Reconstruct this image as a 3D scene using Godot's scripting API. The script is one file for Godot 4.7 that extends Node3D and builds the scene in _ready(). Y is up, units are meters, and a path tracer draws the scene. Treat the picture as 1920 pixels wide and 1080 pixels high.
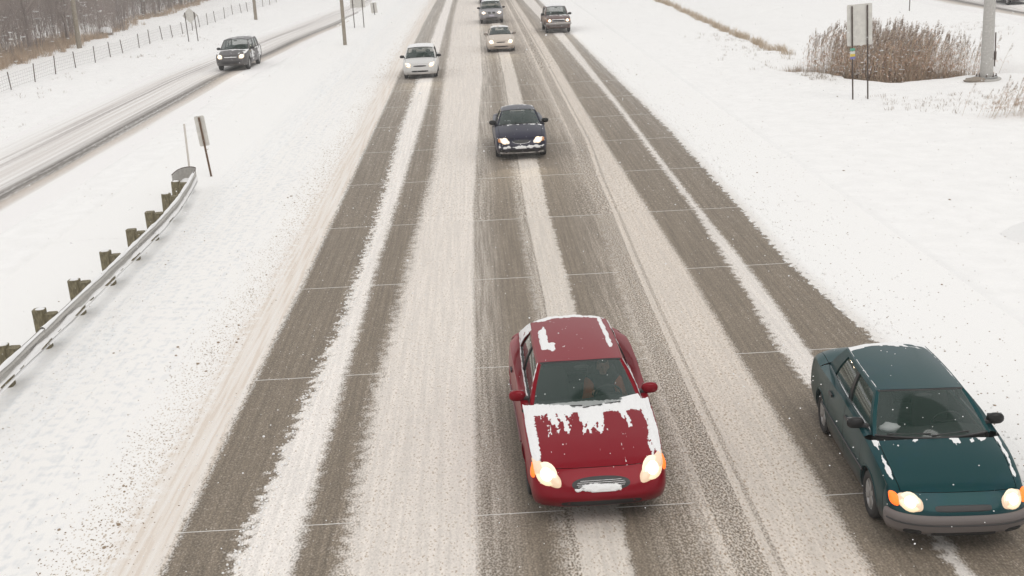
extends Node3D
# A snow-covered three-lane highway seen from an overpass.

const ROAD_W := -11.0
const ROAD_E := 9.5
const EDGES := [
	[[-12.73, -4.05], [-17.37, -4.04], [-25.35, -3.94], [-42.22, -3.93], [-60.76, -3.93], [-94.74, -3.88], [-142.11, -3.51]],
	[[-12.64, -3.25], [-16.06, -3.1], [-22.19, -2.86], [-29.46, -2.79], [-43.04, -2.92], [-65.01, -2.9], [-94.74, -2.84], [-142.11, -2.56]],
	[[-12.55, -2.48], [-19.22, -2.47], [-25.07, -2.45], [-36.1, -2.3], [-50.79, -2.13], [-80.06, -2.09], [-142.11, -1.85]],
	[[-12.49, -1.91], [-18.17, -1.93], [-24.14, -1.77], [-38.49, -1.47], [-57.72, -1.58], [-104.36, -1.59], [-142.11, -1.33]],
	[[-12.3, -0.26], [-18.88, -0.26], [-30.64, -0.23], [-43.3, -0.0], [-61.2, 0.38], [-104.21, 0.57], [-142.11, 0.95]],
	[[-12.18, 0.76], [-22.87, 0.98], [-30.36, 0.97], [-42.95, 1.12], [-63.13, 1.28], [-104.21, 1.33], [-142.11, 1.61]],
	[[-12.1, 1.52], [-22.75, 1.71], [-30.19, 1.72], [-40.51, 1.86], [-62.83, 2.07], [-104.21, 2.18], [-142.11, 2.46]],
	[[-11.99, 2.44], [-13.56, 2.46], [-20.61, 2.66], [-29.88, 3.0], [-40.11, 3.12], [-62.3, 3.13], [-104.21, 3.13], [-142.11, 3.22]],
	[[-11.8, 4.19], [-15.07, 4.23], [-19.07, 4.23], [-24.59, 4.29], [-40.85, 4.27], [-76.57, 4.44], [-142.11, 4.36]],
	[[-11.69, 5.12], [-15.32, 5.04], [-18.95, 4.98], [-23.99, 5.21], [-29.94, 5.42], [-48.07, 5.6], [-79.68, 5.49], [-122.31, 5.12]],
	[[-10.76, 5.25], [-18.24, 5.43], [-23.93, 5.58], [-29.91, 5.59], [-51.15, 5.85], [-77.46, 6.11], [-121.12, 6.25]],
	[[-11.37, 6.63], [-19.36, 6.68], [-24.38, 6.49], [-30.92, 6.61], [-42.36, 6.74], [-79.21, 6.58], [-120.82, 6.64]],
]
const TREAD := [[-11.9, 2.86], [-16.4, 2.89], [-22.5, 2.97], [-33.1, 3.2], [-41.1, 3.46], [-70.0, 3.6], [-142.0, 3.6]]
const RAMP_MID := [[-20.0, -14.9], [-34.5, -14.55], [-46.2, -14.3], [-65.0, -13.95], [-85.0, -12.7], [-104.6, -11.0], [-135.0, -8.6], [-210.0, -5.0]]
const BANK := [[-14.0, -57.5], [-15.2, -55.9], [-16.04, -54.4], [-16.5, -52.4], [-17.8, -50.6], [-19.85, -51.0], [-21.7, -51.3], [-25.0, -51.6]]

var rng := RandomNumberGenerator.new()
var M := {}
var names := {}
var rough := FastNoiseLite.new()
var chunk_out := []


# ---------------------------------------------------------------- mesh builder
class MB:
	var P := PackedVector3Array()
	var I := PackedInt32Array()
	var C := PackedColorArray()
	var U := PackedVector2Array()

	func quad_grid(pts: PackedVector3Array, nu: int, nv: int) -> void:
		var b := P.size()
		P.append_array(pts)
		for j in nv - 1:
			for i in nu - 1:
				var a := b + j * nu + i
				I.append_array(PackedInt32Array([a, a + 1, a + nu, a + 1, a + nu + 1, a + nu]))

	func face(a: Vector3, b: Vector3, c: Vector3, d: Vector3) -> void:
		var k := P.size()
		P.append_array(PackedVector3Array([a, b, c, d]))
		I.append_array(PackedInt32Array([k, k + 1, k + 2, k, k + 2, k + 3]))

	func tri(a: Vector3, b: Vector3, c: Vector3) -> void:
		var k := P.size()
		P.append_array(PackedVector3Array([a, b, c]))
		I.append_array(PackedInt32Array([k, k + 1, k + 2]))

	# a bar with chamfered edges from a to b; side is the direction of its width
	func bar(a: Vector3, b: Vector3, w: float, h: float, side := Vector3.RIGHT, w2 := -1.0, h2 := -1.0) -> void:
		if w2 < 0.0: w2 = w
		if h2 < 0.0: h2 = h
		var d := (b - a).normalized()
		var s := (side - d * side.dot(d)).normalized()
		var t := d.cross(s)
		var rows := [PackedVector3Array(), PackedVector3Array()]
		for e in 2:
			var hw := (w if e == 0 else w2) * 0.5
			var hh := (h if e == 0 else h2) * 0.5
			var ch := minf(hw, hh) * 0.3
			var o := a if e == 0 else b
			for q in [[hw, hh - ch], [hw - ch, hh], [ch - hw, hh], [-hw, hh - ch], [-hw, ch - hh], [ch - hw, -hh], [hw - ch, -hh], [hw, ch - hh]]:
				rows[e].append(o + s * q[0] + t * q[1])
		for i in 8:
			var j := (i + 1) % 8
			face(rows[0][i], rows[0][j], rows[1][j], rows[1][i])
		for i in range(1, 7):
			tri(rows[0][0], rows[0][i + 1], rows[0][i])
			tri(rows[1][0], rows[1][i], rows[1][i + 1])

	func box(c: Vector3, size: Vector3, turn := Basis.IDENTITY) -> void:
		bar(c - turn.y * size.y * 0.5, c + turn.y * size.y * 0.5, size.x, size.z, turn.x)

	# a smooth tube through the points, with a radius at each
	func tube(path: Array, radii: Array, n := 8, cap := true) -> void:
		var k := P.size()
		var up := Vector3.UP
		for i in path.size():
			var d: Vector3 = (path[mini(i + 1, path.size() - 1)] - path[maxi(i - 1, 0)]).normalized()
			if absf(d.dot(up)) > 0.9: up = Vector3.RIGHT if absf(d.x) < 0.8 else Vector3.FORWARD
			var s := up.cross(d).normalized()
			var t := d.cross(s)
			up = t
			for j in n:
				var an := TAU * j / n
				P.append(path[i] + (s * cos(an) + t * sin(an)) * float(radii[i]))
		for i in path.size() - 1:
			for j in n:
				var a := k + i * n + j
				var b := k + i * n + (j + 1) % n
				I.append_array(PackedInt32Array([a, a + n, b, b, a + n, b + n]))
		if cap:
			for e in [0, path.size() - 1]:
				var m := P.size()
				P.append(path[e])
				for j in n:
					var a: int = k + e * n + j
					var b: int = k + e * n + (j + 1) % n
					if e == 0: I.append_array(PackedInt32Array([m, a, b]))
					else: I.append_array(PackedInt32Array([m, b, a]))

	# profile of (radius, height) turned about the y axis of the frame
	func lathe(prof: Array, n: int, at := Transform3D.IDENTITY) -> void:
		var k := P.size()
		for q in prof:
			for j in n:
				var an := TAU * j / n
				P.append(at * Vector3(cos(an) * q[0], q[1], sin(an) * q[0]))
		for i in prof.size() - 1:
			for j in n:
				var a := k + i * n + j
				var b := k + i * n + (j + 1) % n
				I.append_array(PackedInt32Array([a, b, a + n, b, b + n, a + n]))

	func ball(c: Vector3, r: Vector3, n := 10, m := 7, e := 2.0) -> void:
		var pts := PackedVector3Array()
		for j in m:
			var v := -PI / 2 + PI * j / (m - 1)
			for i in n + 1:
				var u := TAU * i / n
				var q := Vector3(cos(v) * cos(u), sin(v), cos(v) * sin(u))
				if e != 2.0:
					var l := pow(pow(absf(q.x), e) + pow(absf(q.y), e) + pow(absf(q.z), e), 1.0 / e)
					q /= l
				pts.append(c + q * r)
		quad_grid(pts, n + 1, m)

	func add(o: MB, t := Transform3D.IDENTITY) -> void:
		var k := P.size()
		for p in o.P: P.append(t * p)
		for i in o.I: I.append(i + k)
		if o.C.size(): C.append_array(o.C)

	func done(mat: Material) -> ArrayMesh:
		var N := PackedVector3Array()
		N.resize(P.size())
		for q in range(0, I.size(), 3):
			var a := I[q]
			var b := I[q + 1]
			var c := I[q + 2]
			var n := (P[c] - P[a]).cross(P[b] - P[a])
			N[a] += n
			N[b] += n
			N[c] += n
		for q in N.size():
			N[q] = N[q].normalized() if N[q].length_squared() > 1e-20 else Vector3.UP
		var arr := []
		arr.resize(Mesh.ARRAY_MAX)
		arr[Mesh.ARRAY_VERTEX] = P
		arr[Mesh.ARRAY_NORMAL] = N
		arr[Mesh.ARRAY_INDEX] = I
		if C.size() == P.size(): arr[Mesh.ARRAY_COLOR] = C
		if U.size() == P.size(): arr[Mesh.ARRAY_TEX_UV] = U
		var m := ArrayMesh.new()
		m.add_surface_from_arrays(Mesh.PRIMITIVE_TRIANGLES, arr)
		m.surface_set_material(0, mat)
		return m

	# make the faces look away from a point
	func outward(from: Vector3) -> MB:
		var s := 0.0
		for q in range(0, I.size(), 3):
			var a := P[I[q]]
			var n := (P[I[q + 2]] - a).cross(P[I[q + 1]] - a)
			s += n.dot(a - from)
		if s < 0.0:
			for q in range(0, I.size(), 3):
				var t := I[q + 1]
				I[q + 1] = I[q + 2]
				I[q + 2] = t
		return self


func put(mb: MB, called: String, mat: Material, parent: Node = null) -> MeshInstance3D:
	var o := MeshInstance3D.new()
	o.mesh = mb.done(mat)
	return hang(o, called, parent)


func hang(o: Node3D, called: String, parent: Node = null) -> Node3D:
	var to: Node = parent if parent else self
	var key := str(to.get_instance_id()) + called
	var n: int = names.get(key, 0)
	names[key] = n + 1
	o.name = called if n == 0 else "%s_%03d" % [called, n]
	to.add_child(o, true)
	return o


func tag(o: Node, label := "", category := "", group := "", kind := "") -> Node:
	if label: o.set_meta("label", label)
	if category: o.set_meta("category", category)
	if group: o.set_meta("group", group)
	if kind: o.set_meta("kind", kind)
	return o


func thing(called: String, at: Vector3, turn: float, label: String, category: String, group := "") -> Node3D:
	var o := Node3D.new()
	o.position = at
	o.rotation.y = turn
	hang(o, called)
	tag(o, label, category, group)
	return o


func copy_of(o: Node3D, called: String, at: Vector3, turn: float, label: String) -> Node3D:
	var c: Node3D = o.duplicate()
	hang(c, called)
	c.position = at
	c.rotation.y = turn
	c.set_meta("label", label)
	return c


func lin(r: float, g: float, b: float, a := 1.0) -> Color:
	var c := Color(r, g, b).linear_to_srgb()
	c.a = a
	return c


func mat(called: String, col: Color, rgh := 0.8, metal := 0.0) -> StandardMaterial3D:
	var m := StandardMaterial3D.new()
	m.resource_name = called
	m.albedo_color = col
	m.roughness = rgh
	m.metallic = metal
	m.cull_mode = BaseMaterial3D.CULL_DISABLED
	M[called] = m
	return m


func noise_tex(freq: float, size: int, lo: Color, hi: Color, oct := 4, seed_ := 1, normal := false, strength := 4.0) -> Texture2D:
	var n := FastNoiseLite.new()
	n.seed = seed_
	n.frequency = freq
	n.noise_type = FastNoiseLite.TYPE_SIMPLEX_SMOOTH
	n.fractal_octaves = oct
	var im := n.get_seamless_image(size, size)
	if normal:
		im.bump_map_to_normal_map(strength)
	else:
		var by := im.get_data()
		var out := PackedByteArray()
		out.resize(size * size * 3)
		for k in size * size:
			var c := lo.lerp(hi, by[k] / 255.0)
			out[k * 3] = int(c.r * 255.0)
			out[k * 3 + 1] = int(c.g * 255.0)
			out[k * 3 + 2] = int(c.b * 255.0)
		im = Image.create_from_data(size, size, false, Image.FORMAT_RGB8, out)
	im.generate_mipmaps()
	return ImageTexture.create_from_image(im)


func along(line: Array, z: float) -> float:
	if z >= line[0][0]: return line[0][1]
	for k in range(1, line.size()):
		if z >= line[k][0]:
			var f: float = (line[k - 1][0] - z) / (line[k - 1][0] - line[k][0])
			f = f * f * (3.0 - 2.0 * f) * 0.3 + f * 0.7
			return lerpf(line[k - 1][1], line[k][1], f)
	return line[-1][1]


func _ready() -> void:
	rng.seed = 7
	# camera
	var cam := Camera3D.new()
	cam.name = "camera"
	cam.transform = Transform3D(Basis(Vector3(0.998322, -0.045504, 0.035816), Vector3(0.053936, 0.955788, -0.289067), Vector3(-0.021079, 0.290514, 0.956638)), Vector3(0, 7.2, 0))
	cam.fov = rad_to_deg(2.0 * atan(540.0 / 2240.0))
	cam.near = 0.1
	cam.far = 3000.0
	add_child(cam)
	cam.current = true
	# overcast sky, haze of falling snow, exposure
	var sky := ProceduralSkyMaterial.new()
	sky.sky_top_color = lin(0.835, 0.838, 0.84)
	sky.sky_horizon_color = lin(0.715, 0.713, 0.71)
	sky.sky_curve = 0.25
	sky.ground_bottom_color = lin(0.6, 0.59, 0.58)
	sky.ground_horizon_color = lin(0.7, 0.69, 0.68)
	sky.sun_angle_max = 0.0
	var we := WorldEnvironment.new()
	we.name = "environment"
	var e := Environment.new()
	e.background_mode = Environment.BG_SKY
	e.sky = Sky.new()
	e.sky.sky_material = sky
	e.tonemap_mode = Environment.TONE_MAPPER_LINEAR
	e.tonemap_exposure = 1.25
	e.fog_enabled = true
	e.fog_density = 0.0013
	e.fog_light_color = lin(0.95, 0.94, 0.93)
	e.sdfgi_enabled = true
	e.ssao_enabled = true
	e.ssil_enabled = true
	we.environment = e
	add_child(we)
	var sun := DirectionalLight3D.new()
	sun.name = "sun"
	sun.light_energy = 0.3
	sun.light_color = Color(1.0, 0.985, 0.97)
	sun.light_angular_distance = 40.0
	sun.shadow_enabled = true
	sun.rotation_degrees = Vector3(-62, 25, 0)
	add_child(sun)

	rough.seed = 3
	rough.frequency = 0.25
	rough.fractal_octaves = 4
	materials()
	ground()
	road()
	ramp()
	guardrail()
	signs_and_poles()
	fence()
	woods()
	reeds()
	specks()
	snow_clods()
	vehicles()
	flakes()


func materials() -> void:
	var s := mat("snow", lin(0.86, 0.85, 0.835), 0.9)
	s.albedo_color = Color.WHITE
	s.albedo_texture = noise_tex(0.012, 512, lin(0.825, 0.818, 0.805), lin(0.89, 0.882, 0.87), 5, 4)
	s.normal_enabled = true
	s.normal_texture = noise_tex(0.02, 512, Color.BLACK, Color.WHITE, 5, 9, true, 3.0)
	s.normal_scale = 0.6
	s.uv1_triplanar = true
	s.uv1_world_triplanar = true
	s.uv1_scale = Vector3.ONE * 0.17
	mat("snow_on_things", lin(0.80, 0.798, 0.795), 0.85)
	mat("snow_joint", lin(0.70, 0.68, 0.65), 0.9)
	mat("steel", lin(0.40, 0.40, 0.39), 0.5, 0.6)
	var g := mat("galvanised", Color.WHITE, 0.75, 0.1)
	g.albedo_texture = noise_tex(0.05, 256, lin(0.38, 0.365, 0.34), lin(0.58, 0.56, 0.53), 5, 21)
	g.uv1_triplanar = true
	g.uv1_scale = Vector3.ONE * 0.8
	var al := mat("sign_aluminium", Color.WHITE, 0.6, 0.2)
	al.albedo_texture = noise_tex(0.02, 256, lin(0.58, 0.56, 0.52), lin(0.70, 0.68, 0.63), 4, 22)
	al.uv1_triplanar = true
	al.uv1_scale = Vector3.ONE * 0.7
	mat("post_steel", lin(0.13, 0.10, 0.085), 0.7, 0.2)
	mat("post_rust", lin(0.20, 0.13, 0.085), 0.8, 0.1)
	var w := mat("timber", Color.WHITE, 0.85)
	w.albedo_texture = noise_tex(0.03, 256, lin(0.085, 0.072, 0.040), lin(0.28, 0.24, 0.15), 5, 23)
	w.uv1_triplanar = true
	w.uv1_scale = Vector3(3.0, 0.7, 3.0)
	var w2 := mat("pole_timber", Color.WHITE, 0.85)
	w2.albedo_texture = noise_tex(0.03, 256, lin(0.22, 0.19, 0.15), lin(0.40, 0.35, 0.28), 5, 24)
	w2.uv1_triplanar = true
	w2.uv1_scale = Vector3(2.0, 0.4, 2.0)
	mat("bark", lin(0.27, 0.23, 0.21), 0.9)
	mat("twig", lin(0.38, 0.32, 0.29), 0.9)
	var gr := mat("dry_grass", Color.WHITE, 0.9)
	gr.vertex_color_use_as_albedo = true
	gr.backlight_enabled = true
	gr.backlight = Color(0.25, 0.22, 0.18)
	mat("rubber", lin(0.028, 0.027, 0.026), 0.8)
	mat("alloy", lin(0.38, 0.37, 0.36), 0.4, 0.5)
	mat("dark_plastic", lin(0.035, 0.034, 0.034), 0.55)
	mat("salty_plastic", lin(0.155, 0.135, 0.128), 0.75)
	mat("interior", lin(0.035, 0.037, 0.036), 0.8)
	mat("seat_cloth", lin(0.09, 0.088, 0.085), 0.9)
	mat("under", lin(0.02, 0.019, 0.018), 0.9)
	mat("chrome", lin(0.6, 0.6, 0.6), 0.25, 0.9)
	mat("plate", lin(0.48, 0.45, 0.52), 0.5)
	var gl := mat("glass", lin(0.06, 0.10, 0.09, 0.42), 0.04)
	gl.transparency = BaseMaterial3D.TRANSPARENCY_ALPHA
	gl.albedo_color = Color(0.11, 0.25, 0.21, 0.36)
	var lens := mat("headlight_lens", lin(0.72, 0.70, 0.66), 0.12)
	lens.clearcoat_enabled = true
	var bulb := mat("headlight_glow", Color(1, 0.95, 0.85), 0.3)
	bulb.emission_enabled = true
	bulb.emission = Color(1.0, 0.90, 0.72)
	bulb.emission_energy_multiplier = 1.6
	var halo := mat("headlight_reflector", lin(0.8, 0.75, 0.66), 0.2, 0.3)
	halo.emission_enabled = true
	halo.emission = Color(1.0, 0.84, 0.58)
	halo.emission_energy_multiplier = 0.5
	var bw := mat("headlight_glow_white", Color(1, 1, 1), 0.3)
	bw.emission_enabled = true
	bw.emission = Color(1.0, 0.97, 0.93)
	bw.emission_energy_multiplier = 3.0
	var am := mat("amber_lit", lin(0.75, 0.22, 0.03), 0.25)
	am.emission_enabled = true
	am.emission = Color(1.0, 0.36, 0.06)
	am.emission_energy_multiplier = 1.0
	mat("amber", lin(0.62, 0.27, 0.10), 0.25)
	mat("tail_red", lin(0.35, 0.02, 0.02), 0.25)
	mat("paper", lin(0.75, 0.77, 0.76), 0.8)
	mat("dirt", lin(0.31, 0.235, 0.165), 0.95)
	var lit := mat("headlight_lens_lit", lin(0.72, 0.62, 0.50), 0.15)
	lit.emission_enabled = true
	lit.emission = Color(1.0, 0.72, 0.40)
	lit.emission_energy_multiplier = 0.22
	var lit2 := mat("headlight_lens_lit_white", lin(0.72, 0.70, 0.66), 0.15)
	lit2.emission_enabled = true
	lit2.emission = Color(1.0, 0.9, 0.78)
	lit2.emission_energy_multiplier = 0.4
	mat("marker_plastic", lin(0.62, 0.58, 0.53), 0.6)


func ramp_x(z: float) -> float:
	return along(RAMP_MID, z) - 1.35


func sm(a: float, b: float, x: float) -> float:
	var t := clampf((x - a) / (b - a), 0.0, 1.0)
	return t * t * (3.0 - 2.0 * t)


func ground_h(x: float, z: float) -> float:
	var far := maxf(absf(x) - 60.0, maxf(-z - 170.0, 0.0))
	var h := 0.03 + rough.get_noise_2d(x * 0.9, z * 0.5) * 0.10 + rough.get_noise_2d(x * 0.17 + 50.0, z * 0.17) * 0.22 * sm(9.5, 16.0, absf(x + 0.5))
	h += rough.get_noise_2d(x * 4.0, z * 2.4 + 90.0) * 0.025
	h += 0.05 * maxf(0.0, rough.get_noise_2d(x * 0.5 + z * 0.35 + 7.0, (z - x * 0.25) * 1.7)) * sm(9.5, 11.0, absf(x + 0.5))
	# the road lies in a shallow bed
	var inside := minf(x - ROAD_W - 0.05, ROAD_E - 0.05 - x)
	h = lerpf(h, -0.35, sm(0.0, 0.5, inside))
	h = lerpf(h, 0.055, sm(1.2, 0.0, absf(inside)) * (1.0 if inside < 0.0 else 0.0))
	# so does the ramp
	var r := absf(x - ramp_x(z))
	if z < -22.0:
		h = lerpf(h, 0.05, sm(4.6, 3.4, r))
		h = lerpf(h, -0.25, sm(3.3, 2.9, r))
	# ditch with reeds on the right, behind a low bank
	var bank := along(BANK, -x)
	var wd := sm(14.2, 15.4, x) * sm(25.5, 23.5, x)
	h += 0.10 * wd * exp(-pow((z - bank - 0.5) / 0.8, 2.0))
	h -= 0.85 * wd * sm(bank + 0.25, bank - 1.0, z) * sm(-64.0, -58.5, z)
	# the shallow swale with the strip of dead grass
	h -= 0.5 * exp(-pow((x - 18.2) / 2.2, 2.0)) * sm(-62.0, -70.0, z)
	# mound at the foot of the steel mast
	h += 0.12 * exp(-((x - 21.4) * (x - 21.4) + (z + 49.8) * (z + 49.8)) / 3.0)
	# gentle rise under the woods
	h += 0.02 * maxf(0.0, -x - 30.0)
	if far > 0.0: h = lerpf(h, 0.0, clampf(far / 60.0, 0.0, 1.0))
	return h


func ground() -> void:
	var xs := []
	var zs := []
	for v in [-900.0, -600.0, -400.0, -260.0, -180.0, -130.0, -100.0, -80.0, -70.0]: xs.append(v)
	var x := -62.0
	while x < 60.0:
		xs.append(x)
		x += 0.25 if x > -20.0 and x < 26.0 else 0.7
	for v in [62.0, 75.0, 95.0, 130.0, 180.0, 260.0, 400.0, 600.0, 900.0]: xs.append(v)
	for v in [300.0, 120.0, 60.0, 30.0, 10.0, 0.0]: zs.append(v)
	var z := -6.0
	while z > -175.0:
		zs.append(z)
		z -= 0.35 if z > -66.0 else 0.9
	for v in [-185.0, -200.0, -225.0, -260.0, -320.0, -420.0, -600.0, -900.0, -1400.0]: zs.append(v)
	var mb := MB.new()
	var pts := PackedVector3Array()
	for zz in zs:
		for xx in xs:
			pts.append(Vector3(xx, ground_h(xx, zz), zz))
	mb.quad_grid(pts, xs.size(), zs.size())
	tag(put(mb.outward(Vector3(0, -500, 0)), "snowy_ground", M.snow), "", "", "", "structure")


# ---------------------------------------------------------------- the road and what lies on it
const TONES := [[0.80, 0.775, 0.745], [0, 0, 0], [0.79, 0.745, 0.70], [0, 0, 0], [0.70, 0.645, 0.59], [0, 0, 0], [0.63, 0.575, 0.515], [0, 0, 0], [0.64, 0.575, 0.51], [0, 0, 0], [0.70, 0.655, 0.61], [0, 0, 0], [0.85, 0.84, 0.825]]
const RAGGED := [0.03, 0.17, 0.06, 0.11, 0.02, 0.08, 0.05, 0.11, 0.03, 0.09, 0.045, 0.10]
const SOFT := [0.05, 0.06, 0.07, 0.12, 0.05, 0.14, 0.04, 0.19, 0.06, 0.05, 0.05, 0.03]
const GRIT := [0.25, 0.0, 0.36, 0.0, 0.55, 0.0, 0.66, 0.0, 0.88, 0.0, 0.35, 0.0, 0.06]


func road_h(x: float, z: float) -> float:
	var b := PackedFloat32Array()
	for l in EDGES: b.append(along(l, z))
	var k := 0
	while k < 12 and x > b[k]: k += 1
	var d := 9.0
	if k > 0: d = minf(d, x - b[k - 1])
	if k < 12: d = minf(d, b[k] - x)
	var h := 0.0
	if k % 2 == 0:
		h = 0.022 * sm(0.0, 0.22, d) + 0.010 * sm(0.0, 0.3, d) * rough.get_noise_2d(x * 9.0, z * 5.0)
		if k == 0: h += 0.035 * sm(0.3, 2.5, d) + 0.03 * sm(1.0, 3.0, d) * rough.get_noise_2d(x * 3.0, z * 1.2)
		if k == 12: h += 0.035 * sm(0.05, 0.6, d) + 0.03 * sm(0.6, 2.0, d) * rough.get_noise_2d(x * 3.0, z * 1.6)
	if x < -9.5: h = lerpf(h, 0.02, sm(-9.5, -11.0, x))
	if x > 8.5: h = lerpf(h, 0.02, sm(8.5, 9.5, x))
	return h


func paint_rows(part: int, parts: int, w: int, h: int, z0: float, len: float, fine: PackedByteArray, med: PackedByteArray, streak: PackedByteArray, grit: PackedByteArray) -> void:
	var r0 := h * part / parts
	var r1 := h * (part + 1) / parts
	var out := PackedByteArray()
	out.resize((r1 - r0) * w * 3)
	var hgt := PackedByteArray()
	hgt.resize((r1 - r0) * w)
	var o := 0
	var q := 0
	var b := PackedFloat32Array()
	b.resize(12)
	var lut := PackedByteArray()
	lut.resize(1025)
	for i in 1025: lut[i] = int(clampf(Color(i / 1024.0, 0, 0).linear_to_srgb().r * 255.0, 0.0, 255.0))
	var dx := (ROAD_E - ROAD_W) / w
	var ragged := PackedFloat32Array(RAGGED)
	var soft := PackedFloat32Array(SOFT)
	var grits := PackedFloat32Array(GRIT)
	var tone := PackedFloat32Array()
	for i in 13:
		for c in 3: tone.append(TONES[i][c])
	for i in 12:
		ragged[i] *= 2.2
		soft[i] *= 2.0
	var grainy := 1.0 * clampf(1.25 + z0 / 110.0, 0.45, 1.0)
	var detail := clampf(1.25 + z0 / 110.0, 0.45, 1.0)
	for j in range(r0, r1):
		var z := z0 - len * (j + 0.5) / h
		for k in 12: b[k] = along(EDGES[k], z)
		var tt := along(TREAD, z)
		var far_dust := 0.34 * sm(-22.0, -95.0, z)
		var row := j * w
		var k := 0
		for i in w:
			var x := ROAD_W + dx * (i + 0.5)
			var f := (fine[row + i] - 128) * 0.00392
			var m := (med[row + i] - 128) * 0.00392
			var s := (streak[row + i] - 128) * 0.00392
			var g := grit[row + i] * 0.00392
			while k < 12 and x > b[k]: k += 1
			var cr := 0.86
			var cg := 0.852
			var cb := 0.838
			var cov := 1.0
			var calm := 1.0
			if k == 0: calm = sm(2.6, 0.4, b[0] - x) * 0.75 + 0.25
			elif k == 12: calm = 0.25 + 0.75 * sm(1.8, 0.3, x - b[11])
			if k == 12 and x > b[11] + 0.6:
				pass
			elif k == 0:
				var hi := b[0] - x
				cov = clampf(0.5 + (hi + m * 0.11) * 10.0 + f * 1.5, 0.0, 1.0)
				if hi < 3.0:
					var beige := (1.0 - sm(0.45, 0.95, hi + m * 0.5 + f * 0.25)) * clampf(0.85 + s * 0.9, 0.0, 1.0)
					cr = lerpf(0.85, 0.725, beige)
					cg = lerpf(0.835, 0.66, beige)
					cb = lerpf(0.815, 0.595, beige)
					var gz := sm(0.35, 0.8, hi) * sm(2.0, 0.9, hi)
					if g > 1.0 - 0.21 * gz - m * 0.22 * gz and gz > 0.02:
						cr *= 0.55
						cg *= 0.46
						cb *= 0.37
					elif beige > 0.3 and s > 0.17:
						cr *= 0.94
						cg *= 0.925
						cb *= 0.905
				if hi > 1.2 and hi < 4.6:
					var drift := sm(1.2, 2.0, hi) * sm(4.6, 3.6, hi) * clampf(m * 1.5 + s * 0.9, 0.0, 0.7)
					cr -= drift * 0.20
					cg -= drift * 0.17
					cb -= drift * 0.14
				if hi > 3.0 and x > -8.2 and g > 0.86 - m * 0.1:
					cr *= 0.88
					cg *= 0.845
					cb *= 0.81
			else:
				# signed distance into bare pavement, edges ragged
				var lo := x - b[k - 1]
				var hi := b[k] - x if k < 12 else 9.0
				var d := lo
				var n := k - 1
				if hi <= lo:
					d = hi
					n = k
				var bare := k % 2 == 1
				if not bare: d = -d
				d += m * ragged[n]
				cov = clampf(0.5 - d / soft[n] + f * grainy, 0.0, 1.0)
				var t3 := (k - 1 if lo < hi else k + 1) if bare else k
				# thin dustings on the wheel tracks
				if bare:
					var dust := maxf(0.0, s * 0.35 + m * 0.7 + f * 0.5 - 0.28) + maxf(0.0, f - 0.26) * 1.0
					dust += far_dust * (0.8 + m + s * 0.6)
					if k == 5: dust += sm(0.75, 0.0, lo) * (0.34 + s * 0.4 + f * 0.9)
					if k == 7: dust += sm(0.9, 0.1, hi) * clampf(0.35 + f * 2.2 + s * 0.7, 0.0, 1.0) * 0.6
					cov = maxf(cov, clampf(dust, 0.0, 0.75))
				# tyre tread printed into the slush
				var td := absf(x - tt)
				if td < 0.2:
					cov = minf(cov, clampf(0.45 + sin(z * 58.0 + sin(x * 40.0) * 2.0) * 0.16 + f * 1.9 + td * 0.6, 0.0, 1.0))
				elif k == 6 and lo < 0.16:
					cov = minf(cov, clampf(0.55 + f * 2.2 + s * 0.6, 0.0, 1.0))
				elif absf(td - 0.34) < 0.035:
					cov = minf(cov, 0.62 + f)
				if k == 12:
					var e := sm(0.0, 0.35, lo)
					cr = lerpf(0.74, 0.86, e)
					cg = lerpf(0.71, 0.852, e)
					cb = lerpf(0.675, 0.838, e)
				else:
					var t := 1.0 + f * 0.34 * detail + s * 0.22 + m * 0.12
					cr = tone[t3 * 3] * t
					cg = tone[t3 * 3 + 1] * t
					cb = tone[t3 * 3 + 2] * t
					var gm := g + m * 0.16 + s * 0.14 - 0.93 + grits[t3] * 0.22
					if gm > 0.0:
						gm = minf(gm * 9.0, 0.75)
						cr = lerpf(cr, 0.27, gm)
						cg = lerpf(cg, 0.185, gm)
						cb = lerpf(cb, 0.105, gm)
				if cov < 1.0:
					# wet grooved concrete
					var pv := 1.0 + f * 0.85 * detail + s * 0.34 + m * 0.16 + sin(x * 95.0 + s * 6.0) * 0.06 * detail
					cr = lerpf(0.196 * pv, cr, cov)
					cg = lerpf(0.159 * pv, cg, cov)
					cb = lerpf(0.119 * pv, cb, cov)
			if k == 0 and cov < 1.0:
				var pv := 1.0 + f * 0.60 * detail
				cr = lerpf(0.196 * pv, cr, cov)
				cg = lerpf(0.159 * pv, cg, cov)
				cb = lerpf(0.119 * pv, cb, cov)
			out[o] = lut[int(clampf(cr, 0.0, 1.0) * 1024.0)]
			out[o + 1] = lut[int(clampf(cg, 0.0, 1.0) * 1024.0)]
			out[o + 2] = lut[int(clampf(cb, 0.0, 1.0) * 1024.0)]
			hgt[q] = int(clampf(70.0 + cov * 90.0 + f * 70.0 * (0.35 + cov * 0.65) * calm + (g - 0.5) * 30.0 * cov * calm + s * 20.0, 0.0, 255.0))
			o += 3
			q += 1
	chunk_out[part] = [out, hgt]


func noise_bytes(w: int, h: int, freq: float, oct: int, seed_: int, squash := 1, rows := 0) -> PackedByteArray:
	var n := FastNoiseLite.new()
	n.seed = seed_
	n.frequency = freq
	n.noise_type = FastNoiseLite.TYPE_SIMPLEX
	n.fractal_octaves = oct
	var im := n.get_image(w, rows if rows else maxi(4, h / squash))
	if im.get_height() != h: im.resize(w, h, Image.INTERPOLATE_CUBIC)
	im.convert(Image.FORMAT_L8)
	return im.get_data()


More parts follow.
